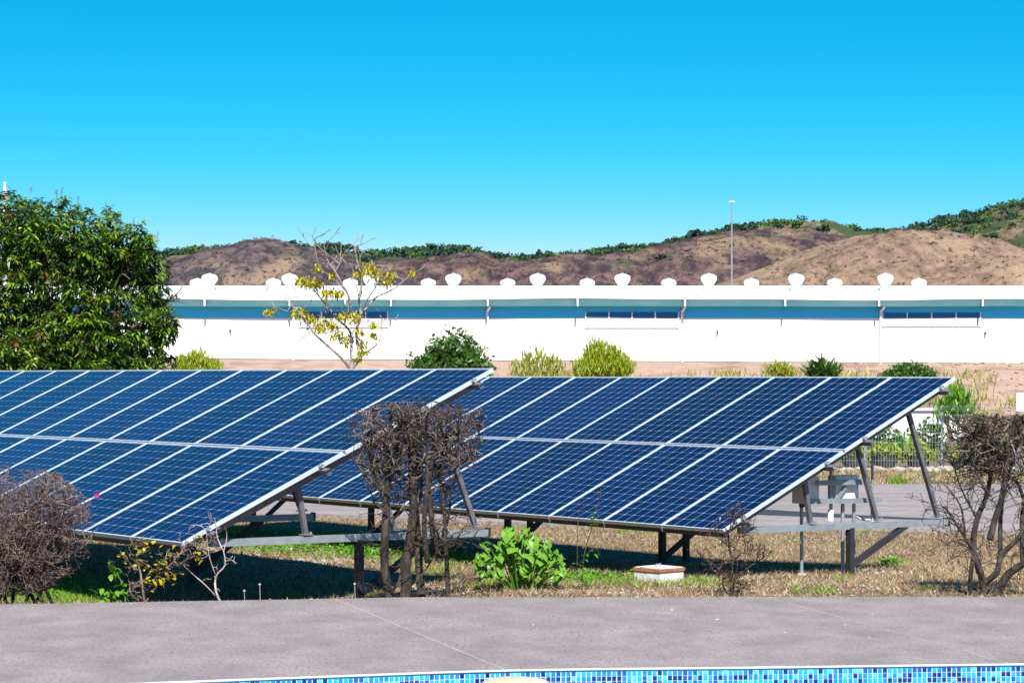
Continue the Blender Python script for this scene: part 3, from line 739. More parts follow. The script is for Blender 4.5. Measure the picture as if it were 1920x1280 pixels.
# electrical stand beside the right end of the far array (built in that array's axes)
Q2 = Matrix.Rotation(-PSI, 3, 'Z')
ax_ = Q2 @ Vector((1, 0, 0)); pp_ = Q2 @ Vector((0, 1, 0))
def L2(px, py, a):
    t = Vector(((px - 960) / F, 1, (HOR - py) / F)); o = Vector((C2.x, C2.y, CZ))
    d = (a + o.x * ax_.x + o.y * ax_.y) / (t.x * ax_.x + t.y * ax_.y)
    w = Vector((t.x * d, d, CZ + t.z * d)); q = w - Vector((C2.x, C2.y, 0))
    return Vector((q.dot(ax_), q.dot(pp_), w.z - gz(C2.x, C2.y)))
st = empty('electrical_stand', (C2.x, C2.y, gz(C2.x, C2.y)), -PSI, 'galvanized stand with two grey electrical boxes and conduits under the far array', 'electrical stand'); st['_loc'] = 1
def rail(x0, y0, x1, y1, a, h=.055):
    b = MB(); p0, p1 = L2(x0, y0, a), L2(x1, y1, a); b.channel(p0, p1, .045, h, .005, open_side=-1); b.build('rail', gal, st)
rail(1532, 905, 1622, 903, -.34); rail(1518, 940, 1650, 937, -.34)
def ebox(x0, x1, y0, y1, a, dep, lab):
    p0, p1 = L2(x0, y1, a), L2(x1, y0, a); b = MB(); e = .006
    b.box(a - dep, a - e, p0.y, p1.y, p0.z, p1.z); o = b.build('electrical_box', 'box_grey', st); o['label'] = lab
    b = MB(); b.box(a - e + .0005, a + .006, p0.y + .008, p1.y - .008, p0.z + .008, p1.z - .008); b.build('cover', 'box_grey', o)
    b = MB(); b.box(a + .0065, a + .012, p1.y - .03, p1.y - .018, (p0.z + p1.z) / 2 - .02, (p0.z + p1.z) / 2 + .02); b.build('latch', 'clamp', o)
    return o
ebox(1505, 1536, 893, 944, -.40, .17, 'left electrical box half shaded by the panels')
ebox(1566, 1610, 890, 937, -.40, .12, 'right electrical box in full sun behind two rails')
def pipe(pts, a, r, m='pvc', nm='conduit'):
    b = MB(); b.tube([L2(x, y, a) for x, y in pts], r, 10); return b.build(nm, m, st)
def footed(x, ytop, ybase, a, r, m=gal):
    p0 = L2(x, ytop, a); w = Vector((C2.x, C2.y, 0)) + ax_ * p0.x + pp_ * p0.y; zb = gz(w.x, w.y) - gz(C2.x, C2.y)
    b = MB(); b.tube([p0, Vector((p0.x, p0.y, zb - .2))], r, 12); b.build('conduit', m, st)
    b = MB(); b.lathe((p0.x, p0.y, zb), [(.06, -.05), (.055, .012), (.03, .02)], 10); b.build('collar', 'concrete', st)
footed(1503, 946, 1083, -.45, .020); footed(1580, 942, 1079, -.42, .022); footed(1601, 942, 1077, -.42, .020)
pipe([(1558, 878), (1558, 962)], -.40, .019, gal); o = pipe([(1558, 955), (1557, 976)], -.40, .034, 'pvc_white', 'fitting')
pipe([(1636, 845), (1635, 955)], -.50, .014, gal); pipe([(1637, 955), (1637, 976)], -.48, .030, 'pvc_white', 'fitting')
pipe([(1600, 941), (1600, 956), (1603, 966), (1611, 972), (1622, 974), (1632, 974)], -.45, .014, 'pvc')
pipe([(1503, 944), (1504, 950)], -.44, .032, 'steel_dark', 'fitting')
b = MB(); b.channel(L2(1586, 912, -.36), L2(1566, 939, -.36), .03, .03, .004, up=(1, 0, 0)); b.build('stay', gal, st)

# inspection box with rusty lid
c0 = ghit(1237, 1092); ib = empty('inspection_box', tuple(c0), R(43), 'low concrete inspection box with rusty rimmed white lid, on dry grass', 'inspection box'); ib['_loc'] = 1
b = MB(); b.box(0, .36, 0, .36, -.15, .105); b.build('body', 'concrete', ib)
b = MB(); b.box(-.012, .372, -.012, .372, .1055, .138); lo = b.build('lid_frame', 'rust', ib)
b = MB(); b.box(.006, .354, .006, .354, .1382, .146); b.build('lid', 'lid', ib)
b = MB(); b.tube([(.14, .19, .145), (.145, .19, .168), (.215, .19, .172), (.22, .19, .145)], .008, 6); b.build('handle', 'galv', ib)

# ---------------------------------------------------------------- mesh fence and plant yard
FD = 61.
fp = at(1560, 706, FD); fe = empty('wire_fence', (10, FD, CZ - 2.5), 0, 'galvanized wire mesh fence beyond the service road', 'fence')
zt, zb = CZ + (HOR - 776) / F * FD, CZ - 2.5
px = 1334
while px < 2100:
    x = (px - 960) / F * FD; b = MB(); b.tube([(x, FD, zb - .2), (x, FD, zt + .05)], .032, 8); o = b.build('post', 'galv', fe)
    b = MB(); b.tube([(x, FD, zt + .05), (x + .0, FD - .14, zt + .22)], .02, 6); b.build('outrigger', 'galv', o); px += 144
wv = MB()
x = 4.
while x < 17:
    wv.beam((x, FD - .035, zb + .04), (x, FD - .035, zt), .007, .007); x += .075
for k in range(7):
    z = zb + .06 + (zt - zb - .08) * k / 6
    wv.beam((4, FD - .043, z), (17, FD - .043, z), .008, .008)
for k in range(3): wv.beam((4, FD - .05 - .045 * k, zt + .09 + .055 * k), (17, FD - .05 - .045 * k, zt + .09 + .055 * k), .007, .007)
o = wv.build('wire_mesh', 'galv', fe); o['kind'] = 'stuff'

def shrub(name, px, ytop, ybot, halfw, d, m, lab, cat='shrub', n=900, size=.12, lobes=5, upright=0., grp=None, base_y=None, stem='bark_brown', sparse=.45, asp=.5, zb=None):
    top = at(px, ytop, d); hw = halfw / F * d; zb = (CZ - 2.5 if zb is None else zb); h = top.z - zb; zlow = at(px, ybot, d).z
    root = empty(name, (top.x, d, zb), 0, lab, cat, grp)
    P = []
    for k in range(lobes):
        t = (k + .5) / lobes * 2 - 1
        cxx = top.x + t * hw * .62 + rng.normal() * hw * .06; hh = (top.z - zlow) * (1 - .55 * abs(t) ** 1.6) * rng.uniform(.82, 1.)
        cz_ = zlow + hh * .5
        P.append(ell(n // lobes, (cxx, d + rng.normal() * hw * .25, cz_), (hw * .42, hw * .6, hh * .52), sparse))
    P = np.concatenate(P); P = P[P[:, 2] > zb + .02]
    fq = 5. / max(.3, hw); P = P[np.array([fnoise(q[0] * fq, q[1] * fq, q[2] * fq) > -.16 + .12 * rng.normal() for q in P])]
    ns = len(P) // 14; q0 = P[rng.integers(0, len(P), ns)]; P = np.concatenate([P, q0 + (q0 - np.array([top.x, d, zlow])) * rng.uniform(.04, .22, (ns, 1))])
    if upright:
        D = rdir(len(P)) * .45 + np.array([0, 0, upright]); V, Fc = leaf_arrays(P, D, size * 1.6 * rng.uniform(.6, 1.4, len(P)), size * .22, .15)
    else: V, Fc = cards(P, size * rng.uniform(.6, 1.4, len(P)), asp)
    np_mesh('crown', V, Fc, m, root)
    b = MB()
    for k in range(4):
        q = P[int(rng.random() * len(P))]; b.tube([(top.x + rng.normal() * .05, d, zb - .1), ((top.x + q[0]) / 2, d, zb + h * .4), tuple(q)], [.05, .035, .012], 5)
    b.build('stem', stem, root)
    return root
# shrubs on and below the embankment
def bz(d):  # embankment height at d
    for (y0, k0), (y1, k1) in zip(prof, prof[1:]):
        if y0 <= d <= y1: return CZ - 2.62 + (.95 + 2.62) * (k0 + (k1 - k0) * (d - y0) / (y1 - y0)) - .05
shrub('round_bush', 847, 614, 712, 86, 112, 'bush_leaf', 'dense dark green rounded bush before the white wall, above the near array', n=9000, size=.22, lobes=9, sparse=.3)
shrub('feathery_bush', 370, 650, 712, 58, 118, 'lime_leaf', 'feathery yellow-green bush between the mango tree and the thin tree', n=2600, size=.22, lobes=6, upright=1.)
shrub('lime_bush', 1132, 636, 716, 62, 112, 'lime_leaf', 'tall bright lime bush before the white wall, behind the far array', n=5200, size=.24, lobes=7, upright=1.1)
shrub('sparse_bush', 1010, 648, 716, 56, 116, 'yellowgreen_leaf', 'sparse yellowish bush left of the lime bush', n=650, size=.30, lobes=6, upright=1.2)
shrub('low_bush', 1462, 676, 716, 34, 112, 'yellowgreen_leaf', 'low thin yellowish bush left of the dark palm-like plant', n=500, size=.28, lobes=4, upright=.8)
shrub('dark_plant', 1543, 676, 716, 32, 108, 'bush_leaf', 'dark green palm-like plant behind the far array', 'plant', n=700, size=.42, lobes=4, upright=.5)
shrub('wide_bush', 1706, 672, 716, 62, 112, 'bush_leaf', 'wide low olive bush behind the right end of the far array', n=3600, size=.2, lobes=8, sparse=.3)
shrub('sapling', 768, 640, 700, 10, 114, 'bush_leaf', 'spindly pale sapling beside the round dark bush', 'sapling', n=50, size=.22, lobes=2)
# loose weeds along the bank
P = []
for cx_, w_, n_ in ((-20, 2.5, 90), (-12, 5, 60), (-2.5, 2.5, 60), (2., 2.6, 320), (5, 2.4, 200), (9, 4, 60), (13, 1.6, 150), (16.5, 1.6, 160), (19.5, 2.2, 160), (25, 5, 110)):
    for _ in range(n_):
        y_ = rng.uniform(121, 140); P.append((cx_ + rng.normal() * w_ * .5, y_, CZ - 2.62 + 3.5 * pl(prof, y_)))
P = np.array(P); P = np.repeat(P, 9, 0) + rng.normal(size=(len(P) * 9, 3)) * np.array([.22, .22, .05])
V, Fc = leaf_arrays(P, rdir(len(P)) * .5 + np.array([0, 0, 1.1]), rng.uniform(.3, .9, len(P)), .06, .15)
tag(np_mesh('bank_weeds', V, Fc, ['yellowgreen_leaf', 'lime_leaf', 'grass_dry'], mi=np.repeat(rng.integers(0, 3, len(P)), 4)), 'loose yellow-green weeds growing on the embankment below the warehouse', 'weeds', kind='stuff')
# plant yard behind the fence
shrub('yard_tree', 1792, 712, 800, 46, 72, 'weed_leaf', 'dark green upright shrub behind the top right corner of the far array', n=1100, size=.2, lobes=5, upright=1.)
shrub('yard_shrub', 1742, 775, 850, 46, 76, 'bush_leaf', 'dark leafy shrub in the plant yard under the array corner', n=500, size=.2, lobes=5)
shrub('yard_shrub', 1660, 790, 850, 46, 80, 'bush_leaf', 'shady green shrub behind the lime potted shrubs', n=600, size=.2, lobes=5)
shrub('yard_bush', 1852, 768, 850, 40, 78, 'yellowgreen_leaf', 'yellow-green loose bush in the plant yard beyond the bare hedge tree', n=900, size=.18, lobes=5, upright=.6)
shrub('yard_bush', 1700, 800, 862, 40, 70, 'weed_leaf', 'bright green bush between the potted shrubs and the white yard wall', n=700, size=.16, lobes=5)
for px, hw, yt, lab in ((1600, 24, 826, 'lime potted shrub nearest the array, partly behind the panel edge'), (1659, 30, 824, 'lime potted shrub second from the array edge'), (1722, 34, 822, 'lime potted shrub in the middle of the row behind the fence'), (1812, 32, 824, 'lime potted shrub right of the fence post'), (1884, 30, 826, 'lime potted shrub behind the bare shrub at the right edge')):
    r = shrub('potted_shrub', px, yt - 8, 868, hw + 7, 64, 'lime_leaf', lab, 'potted shrub', n=1500, size=.11, lobes=5, grp='potted shrubs behind the fence', sparse=.3)
    p = at(px, 884, 64); b = MB(); b.lathe((p.x, 64, CZ - 2.5), [(.26, 0), (.36, .30), (.38, .33)], 14); b.build('pot', 'dark_joint', r)
b = MB(); p0 = at(1640, 815, 90); p1 = at(1810, 770, 90); b.box(p0.x, p1.x, 90, 90.3, CZ - 2.5, p1.z); b.box(p0.x - .1, p1.x + .1, 89.9, 90.4, p1.z + .003, p1.z + .1)
tag(b.build('yard_wall', 'white_paint'), 'low white wall seen through the fence behind the potted shrubs', 'wall')
sg = empty('notice_board', tuple(at(1916, 770, 58) - Vector((0, 0, .6))), 0, 'white notice board on a post cut by the right picture edge', 'sign')
p0 = at(1906, 771, 58); p1 = at(1960, 736, 58); b = MB(); b.box(p0.x, p1.x, 58, 58.03, p0.z, p1.z); b.build('board', 'white_paint', sg)
b = MB(); b.tube([(p0.x + .02, 58.05, CZ - 2.6), (p0.x + .02, 58.05, p1.z + .05)], .025, 8); b.build('post', 'galv', sg)
b = MB(); p = at(1935, 706, 58); b.tube([(p.x, 58.05, CZ - 2.6), (p.x, 58.05, p0.z)], .025, 8); b.build('post', 'galv', sg)

# ---------------------------------------------------------------- branching
class Br:
    """collects tapered branch segments"""
    def __init__(s): s.seg = []
    def line(s, pts, r0, r1):
        n = len(pts) - 1
        for i in range(n):
            s.seg.append((Vector(pts[i]), Vector(pts[i + 1]), r0 + (r1 - r0) * i / n, r0 + (r1 - r0) * (i + 1) / n))
    def grow(s, p, d, L, r, lev, spread=.6, up=.2, keep=None, kids=3, seg=3, jit=.25, shrink=.62):
        p = Vector(p); d = Vector(d).normalized(); pts = [p]
        for i in range(seg):
            d = (d + Vector((random.gauss(0, jit), random.gauss(0, jit), random.gauss(0, jit) + up * .3))).normalized()
            q = p + d * (L / seg)
            if keep and not keep(q): break
            s.seg.append((p, q, r * (1 - .3 * i / seg), r * (1 - .3 * (i + 1) / seg))); p = q; pts.append(q)
        if lev > 0:
            for k in range(kids):
                b = pts[-1] if k == 0 else random.choice(pts[1:] or pts)
                nd_ = (d + Vector((random.gauss(0, spread), random.gauss(0, spread), random.gauss(0, spread) + up))).normalized()
                s.grow(b, nd_, L * shrink * random.uniform(.7, 1.2), max(.0018, r * .62), lev - 1, spread, up, keep, kids, max(2, seg - 1), jit, shrink)
    def build(s, name, m, parent, n=4, rmin=.0):
        P0 = np.array([a[0][:] for a in s.seg]); P1 = np.array([a[1][:] for a in s.seg]); r0 = np.array([a[2] for a in s.seg]); r1 = np.array([a[3] for a in s.seg])
        r0 = np.maximum(r0, rmin); r1 = np.maximum(r1, rmin)
        D = unit(P1 - P0); u = unit(np.cross(D, np.array([.31, .87, .38]))); w = np.cross(D, u); V = []
        for P, r in ((P0, r0), (P1 + D * (r1 * .5)[:, None], r1)):
            for k in range(n):
                a = 2 * math.pi * k / n; V.append(P + (u * math.cos(a) + w * math.sin(a)) * r[:, None])
        V = np.stack(V, 1).reshape(-1, 3); N = len(s.seg); base = np.array([[k, (k + 1) % n, n + (k + 1) % n, n + k] for k in range(n)])
        Fc = (np.arange(N)[:, None, None] * 2 * n + base[None]).reshape(-1, 4)
        return np_mesh(name, V, Fc, m, parent)
    def ends(s): return [a[1] for a in s.seg]

def smooth_pts(pts, k=3):
    out = []
    for i in range(len(pts) - 1):
        p0 = pts[max(i - 1, 0)]; p1 = pts[i]; p2 = pts[i + 1]; p3 = pts[min(i + 2, len(pts) - 1)]
        for t in [j / k for j in range(k)]:
            out.append(.5 * ((2 * p1) + (p2 - p0) * t + (2 * p0 - 5 * p1 + 4 * p2 - p3) * t * t + (3 * p1 - p0 - 3 * p2 + p3) * t ** 3))
    out.append(pts[-1]); return out

# mango tree
MD = 46.
def mp3(px, py, dy=0.): return at(px, py, MD) + Vector((0, dy, 0))
mg = empty('mango_tree', (mp3(70, 706).x, MD, CZ - 2.5), 0, 'large dense dark green mango tree at the left edge behind the near array', 'tree')
lobes = [(40, 470, 120, 100), (130, 470, 110, 80), (215, 500, 80, 75), (280, 520, 40, 75), (60, 590, 150, 110), (190, 600, 110, 95), (285, 610, 48, 95), (312, 612, 26, 34), (110, 660, 150, 80), (235, 665, 80, 65),
         (-90, 520, 130, 130), (-120, 640, 160, 120), (90, 420, 70, 55), (10, 405, 70, 45), (255, 455, 40, 38), (80, 700, 220, 70), (190, 440, 60, 50)]
Pm, Dm = [], []
for (cx_, cy_, rx_, ry_) in lobes:
    c = np.array(mp3(cx_, cy_)[:]); r = np.array([rx_ / F * MD, min(rx_, 150) / F * MD * 1.15, ry_ / F * MD])
    n = int(112 * (rx_ * ry_) / 9000) + 20
    d = rdir(n); d[:, 1] = np.where(d[:, 1] > .35, -d[:, 1], d[:, 1]); rad = .72 + .33 * rng.random((n, 1))
    Pm.append(c + d * rad * r + np.array([0, rng.normal() * .35, 0])); Dm.append(d)
Pm = np.concatenate(Pm); Dm = np.concatenate(Dm)
crown_parts = {'mango_leaf': [], 'mango_dark': [], 'mango_brown': []}
for p, d in zip(Pm, Dm):
    m = 15; a = rng.random(m) * 2 * math.pi
    el_ = rng.uniform(-.55, .65, m)
    dirs = np.stack([np.cos(a) * np.cos(el_), np.sin(a) * np.cos(el_), np.sin(el_)], 1) + d * .45
    V, Fc = leaf_arrays(np.repeat(p[None], m, 0) + rng.normal(size=(m, 3)) * .03, dirs, rng.uniform(.11, .19, m), rng.uniform(.034, .048, m), .5)
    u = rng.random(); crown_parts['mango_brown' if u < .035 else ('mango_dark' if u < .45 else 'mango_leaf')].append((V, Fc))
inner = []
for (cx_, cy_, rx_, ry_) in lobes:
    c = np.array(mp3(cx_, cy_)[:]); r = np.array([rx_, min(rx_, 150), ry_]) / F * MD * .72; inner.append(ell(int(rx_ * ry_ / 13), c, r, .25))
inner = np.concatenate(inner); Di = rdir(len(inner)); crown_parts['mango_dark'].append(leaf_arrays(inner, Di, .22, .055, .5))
allp, mi = [], []
for k, (nm, ps) in enumerate(crown_parts.items()):
    V, Fc = merge(ps); allp.append((V, Fc)); mi.append(np.full(len(Fc), k))
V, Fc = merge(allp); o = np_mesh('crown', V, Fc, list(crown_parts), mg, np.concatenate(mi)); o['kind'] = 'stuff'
br = Br(); base = Vector((mp3(60, 706).x, MD + .1, CZ - 2.6)); fork = mp3(65, 800)
br.line([base, base + Vector((.03, 0, .7)), fork], .16, .12)
for px, py in ((-60, 560), (20, 520), (110, 500), (180, 560), (260, 610), (40, 640), (130, 600), (230, 540), (-120, 640), (290, 590)):
    tpt = mp3(px, py, random.uniform(-.9, .9)); mid = (fork + tpt) / 2 + Vector((random.uniform(-.2, .2), random.uniform(-.2, .2), .25)); sp = smooth_pts([fork, mid, tpt], 4)
    br.line(sp, .085, .03)
    for q in sp[4:]: br.grow(q, (tpt - fork) + Vector((random.gauss(0, 1), random.gauss(0, 1), random.gauss(0, 1))), .6, .022, 1, .7, .1)
br.build('trunk', 'bark_brown', mg, 6)
# flower spikes above the crown
br = Br()
for px, py, h in ((253, 440, 32), (210, 425, 24), (148, 390, 22), (117, 372, 20), (108, 372, 16), (60, 365, 14), (228, 432, 20), (296, 460, 26), (278, 458, 20), (175, 408, 18)):
    p = mp3(px, py, -.1); q = mp3(px + random.uniform(-2, 2), py - h, -.1); br.line([p, (p + q) / 2, q], .008, .004)
    for k in range(6):
        t = .35 + .1 * k; m_ = p.lerp(q, t); br.line([m_, m_ + Vector((random.choice((-1, 1)) * .05 * (1.3 - t), random.uniform(-.03, .03), .03))], .006, .004)
br.build('flower_spikes', 'dry_leaf', mg, 3)['kind'] = 'stuff'

# thin yellowing tree
YD = 66.
def y2(z): return at(300 + z[0] * .25, 400 + z[1] * .25, YD)
yt = empty('thin_tree', (at(655, 706, YD).x, YD, CZ - 2.5), 0, 'thin almost bare tree with a few yellow leaf clusters, before the white wall', 'tree')
br = Br(); foot = Vector((at(658, 706, YD).x, YD, CZ - 2.6)); low = y2((1430, 1165))
br.line([foot, foot.lerp(low, .5) + Vector((.05, 0, 0)), low], .085, .07)
stems = [([(1430, 1165), (1360, 1080), (1240, 970), (1170, 900), (1100, 800), (1060, 750), (1010, 700)], .05, -.3),
         ([(1430, 1165), (1432, 1040), (1430, 930), (1400, 860), (1310, 780), (1240, 690), (1160, 590), (1130, 550)], .05, .25),
         ([(1430, 1165), (1490, 1080), (1470, 900), (1500, 760), (1490, 640), (1512, 500), (1480, 380), (1460, 280), (1470, 240)], .055, .1),
         ([(1470, 800), (1440, 730), (1420, 620), (1370, 530), (1335, 460), (1260, 345), (1240, 240)], .04, -.25),
         ([(1500, 760), (1540, 710), (1620, 620), (1740, 560), (1850, 470), (1890, 440)], .034, .4),
         ([(1520, 735), (1560, 640), (1630, 530), (1600, 440)], .026, -.1), ([(1490, 1080), (1550, 1040), (1640, 950), (1655, 800), (1640, 760)], .026, .3),
         ([(1370, 530), (1290, 480), (1200, 400), (1170, 210)], .02, -.3), ([(1335, 460), (1350, 380), (1390, 300)], .018, -.2), ([(1240, 690), (1230, 830), (1250, 900)], .014, .2),
         ([(1310, 780), (1250, 690), (1200, 640)], .018, .3), ([(1485, 400), (1500, 330), (1510, 300)], .014, .1), ([(1060, 750), (960, 735), (870, 700)], .014, -.3), ([(1240, 970), (1130, 900), (1050, 960)], .012, -.3),
         ([(1491, 640), (1440, 400), (1400, 380)], .014, .1), ([(1512, 500), (1540, 420), (1590, 400)], .016, .1), ([(1260, 345), (1200, 260), (1170, 200)], .014, -.3)]
placed = []
for pts, r, dy in stems:
    pp = [y2(z) + Vector((0, dy * min(1, i / 3) * 2.0, 0)) for i, z in enumerate(pts)]
    if placed: pp[0] = min(placed, key=lambda w_: (w_ - pp[0]).length + .0)
    sp = smooth_pts(pp, 3); placed += sp; br.line(sp, r, max(.012, r * .35))
    for q in sp[len(sp) // 2::3]: br.grow(q, (random.gauss(0, .7), random.gauss(0, .6), .5), .45, .011, 1, .6, .2, None, 2)
br.build('trunk', 'bark_pale', yt, 6, .010)
cl = [(1060, 500, 55), (1120, 510, 60), (1180, 520, 45), (1290, 585, 60), (1240, 590, 40), (1340, 590, 35), (1580, 410, 60), (1600, 440, 50), (1560, 380, 35), (1700, 500, 42), (1040, 750, 60), (1090, 760, 50), (1150, 790, 50), (1250, 820, 55), (1210, 850, 40), (1400, 765, 60), (1480, 775, 45), (1340, 900, 50), (1390, 940, 50), (1490, 880, 45), (1490, 970, 45), (1520, 1040, 50), (1610, 830, 30), (840, 730, 40), (1190, 400, 32), (1600, 905, 30), (1890, 440, 25), (1290, 455, 25), (1480, 1080, 30), (1730, 440, 25), (1300, 830, 30), (1500, 450, 30)]
parts = []
for x, y, w in cl:
    c = np.array(y2((x, y))[:]); n = int(w * 1.1); P = c + rng.normal(size=(n, 3)) * np.array([w * .25 * .55, 14, w * .25 * .36]) / F * YD + np.array([0, rng.normal() * .3, 0])
    D = rng.normal(size=(n, 3)) * np.array([.7, .7, .25]) + np.array([0, 0, -.75]); parts.append(leaf_arrays(P, D, rng.uniform(.09, .19, n), .05, .25))
V, Fc = merge(parts); o = np_mesh('leaves', V, Fc, 'yellow_leaf', yt); o['kind'] = 'stuff'

# pruned bare tree in the middle
PD = 21.9
def tz(z, dy=0.): return at(640 + z[0] * .3125, 740 + z[1] * .3125, PD) + Vector((0, dy, 0))
pb = tz((400, 1210)); pt = empty('pruned_tree', (pb.x, PD, gz(pb.x, PD)), 0, 'bare pruned hedge tree with twisted trunks in front of the two arrays', 'tree')
tr = Br(); tw_ = Br(); tp_ = Br()
def keepc(q, mg_=0.):
    zc = (tz((0, 0)).z - q.z) / .3125 / PD * F; xc = (q.x - tz((0, 0)).x) / .3125 / PD * F; w = -mg_ + 55 * fnoise(q.x * 6, q.z * 6, q.y * 5) + 30 * fnoise(q.x * 17, q.z * 17, 2.)
    return zc > 72 + w * .8 + .00035 * (xc - 430) ** 2 and 112 + w + max(0, zc - 300) * .55 < xc < 818 - w - max(0, zc - 300) * .5 and abs(q.y - PD) < .5
trunks = [([(300, 1290), (275, 1150), (262, 1000), (268, 850), (272, 700), (280, 560), (290, 470)], .036, .026, -.12),
          ([(370, 1290), (388, 1150), (385, 1020), (412, 880), (432, 700), (424, 560), (420, 400), (412, 250), (408, 110)], .047, .022, 0),
          ([(480, 1200), (462, 1050), (455, 900), (448, 700), (470, 560), (450, 400), (440, 200), (450, 120)], .034, .016, .15),
          ([(600, 1000), (560, 880), (535, 700), (530, 560), (545, 400), (565, 260), (580, 80)], .026, .012, -.1),
          ([(640, 1290), (632, 1100), (622, 900), (618, 700), (600, 520), (590, 380), (640, 250), (650, 110)], .020, .010, .1),
          ([(520, 1000), (500, 800), (510, 640), (520, 480), (500, 300), (515, 130)], .022, .010, -.2),
          ([(290, 470), (285, 380), (300, 250), (290, 100)], .022, .010, -.1), ([(290, 470), (320, 380), (340, 240), (350, 90)], .022, .010, .05),
          ([(290, 470), (180, 435), (120, 410), (75, 395)], .016, .008, -.1), ([(245, 560), (200, 520), (150, 470), (95, 410), (60, 360)], .014, .007, -.2),
          ([(300, 460), (245, 330), (170, 285), (85, 265)], .013, .006, 0), ([(300, 330), (220, 220), (110, 165)], .013, .006, -.2), ([(320, 300), (210, 150), (180, 105)], .012, .006, .1),
          ([(540, 480), (640, 460), (690, 430), (720, 395), (760, 385), (800, 300), (835, 190)], .020, .006, .05), ([(690, 430), (705, 330), (700, 200), (720, 90)], .014, .006, -.1), ([(560, 300), (640, 260), (740, 180), (800, 100)], .012, .005, .15),
          ([(400, 600), (380, 520), (330, 430), (360, 330), (380, 120)], .018, .008, .2), ([(280, 700), (200, 640), (215, 600), (260, 560)], .010, .006, -.2), ([(300, 620), (350, 610), (400, 620)], .012, .012, 0),
          ([(540, 700), (580, 800), (610, 860), (700, 860), (770, 880)], .010, .004, -.25), ([(540, 900), (600, 850), (650, 700), (640, 560)], .012, .006, .2), ([(480, 1080), (520, 1020), (600, 900)], .008, .004, -.2),
          ([(300, 1180), (340, 1130), (360, 1080)], .012, .008, -.2), ([(120, 480), (150, 520), (170, 590), (210, 640)], .008, .005, .1)]
for pts, r0, r1, dy in trunks:
    pp = [tz(z, dy * min(1., (1250 - z[1]) / 400 if dy else 0)) + Vector((random.gauss(0, .004), random.gauss(0, .02), random.gauss(0, .004))) for z in pts]
    sp = smooth_pts(pp, 4); one_ = Br(); one_.line(sp, r0 * 1.25, r1 * 1.25); one_.build('trunk' if r0 > .019 and pts[0][1] > 900 else 'branch', 'bark', pt, 7)
    for q in sp:
        if q.z > tz((0, 620)).z:
            for _ in range(random.choice((1, 1, 2, 2)) if q.z > tz((0, 420)).z else random.choice((0, 1, 1))):
                (tw_ if random.random() < .52 else tp_).grow(q, (random.gauss(0, .8), random.gauss(0, .7), random.gauss(.35, .55)), random.uniform(.12, .30), random.uniform(.004, .011), 2, .65, .10, (lambda q_, m_=abs(random.gauss(0, 40)): keepc(q_, m_)), 3, 3, .2)
        elif random.random() < (.9 if tz((470, 0)).x < q.x < tz((680, 0)).x and q.z > tz((0, 950)).z else .25):
            tw_.grow(q, (random.gauss(0, .9), random.gauss(0, .6), random.gauss(.1, .5)), random.uniform(.08, .2), .006, 2, .7, .1, None, 2, 3, .3)
tw_.build('twigs', 'bark', pt, 4, .0028)['kind'] = 'stuff'; tp_.build('twigs', 'twig_tip', pt, 4, .0022)['kind'] = 'stuff'
brk = Br()
for _ in range(46):
    q = tz((random.uniform(640, 860), random.uniform(700, 920)), random.uniform(-.25, .25)) if random.random() < .5 else tz((random.uniform(650, 900), random.uniform(1080, 1220)), random.uniform(-.2, .2))
    brk.grow(q, (random.gauss(0, 1), random.gauss(0, .5), random.gauss(.1, .3)), random.uniform(.08, .2), .004, 1, .6, .0, None, 2, 3, .3)
brk.build('fallen_twigs', 'twig', pt, 4, .0024)['kind'] = 'stuff'
n = 46; sel = [random.choice(tw_.seg)[1] for _ in range(900)]; sel = [s for s in sel if s.x > tz((640, 0)).x or random.random() < .08][:n]
lm = MB(); lm.add([(0, 0, 0), (-.010, .012, .002), (.010, .012, .002), (0, .03, -.003)], [(0, 2, 1), (1, 2, 3)]); leaf_me = lm.mesh('leaf', 'yellowgreen_leaf')
for s in sel:
    o = inst('leaf', leaf_me, pt, mat=Matrix.Translation(s - Vector(ORG[pt.name])) @ Matrix.Rotation(random.uniform(0, 6.3), 4, 'Z') @ Matrix.Rotation(random.uniform(-.8, .9), 4, 'X'))

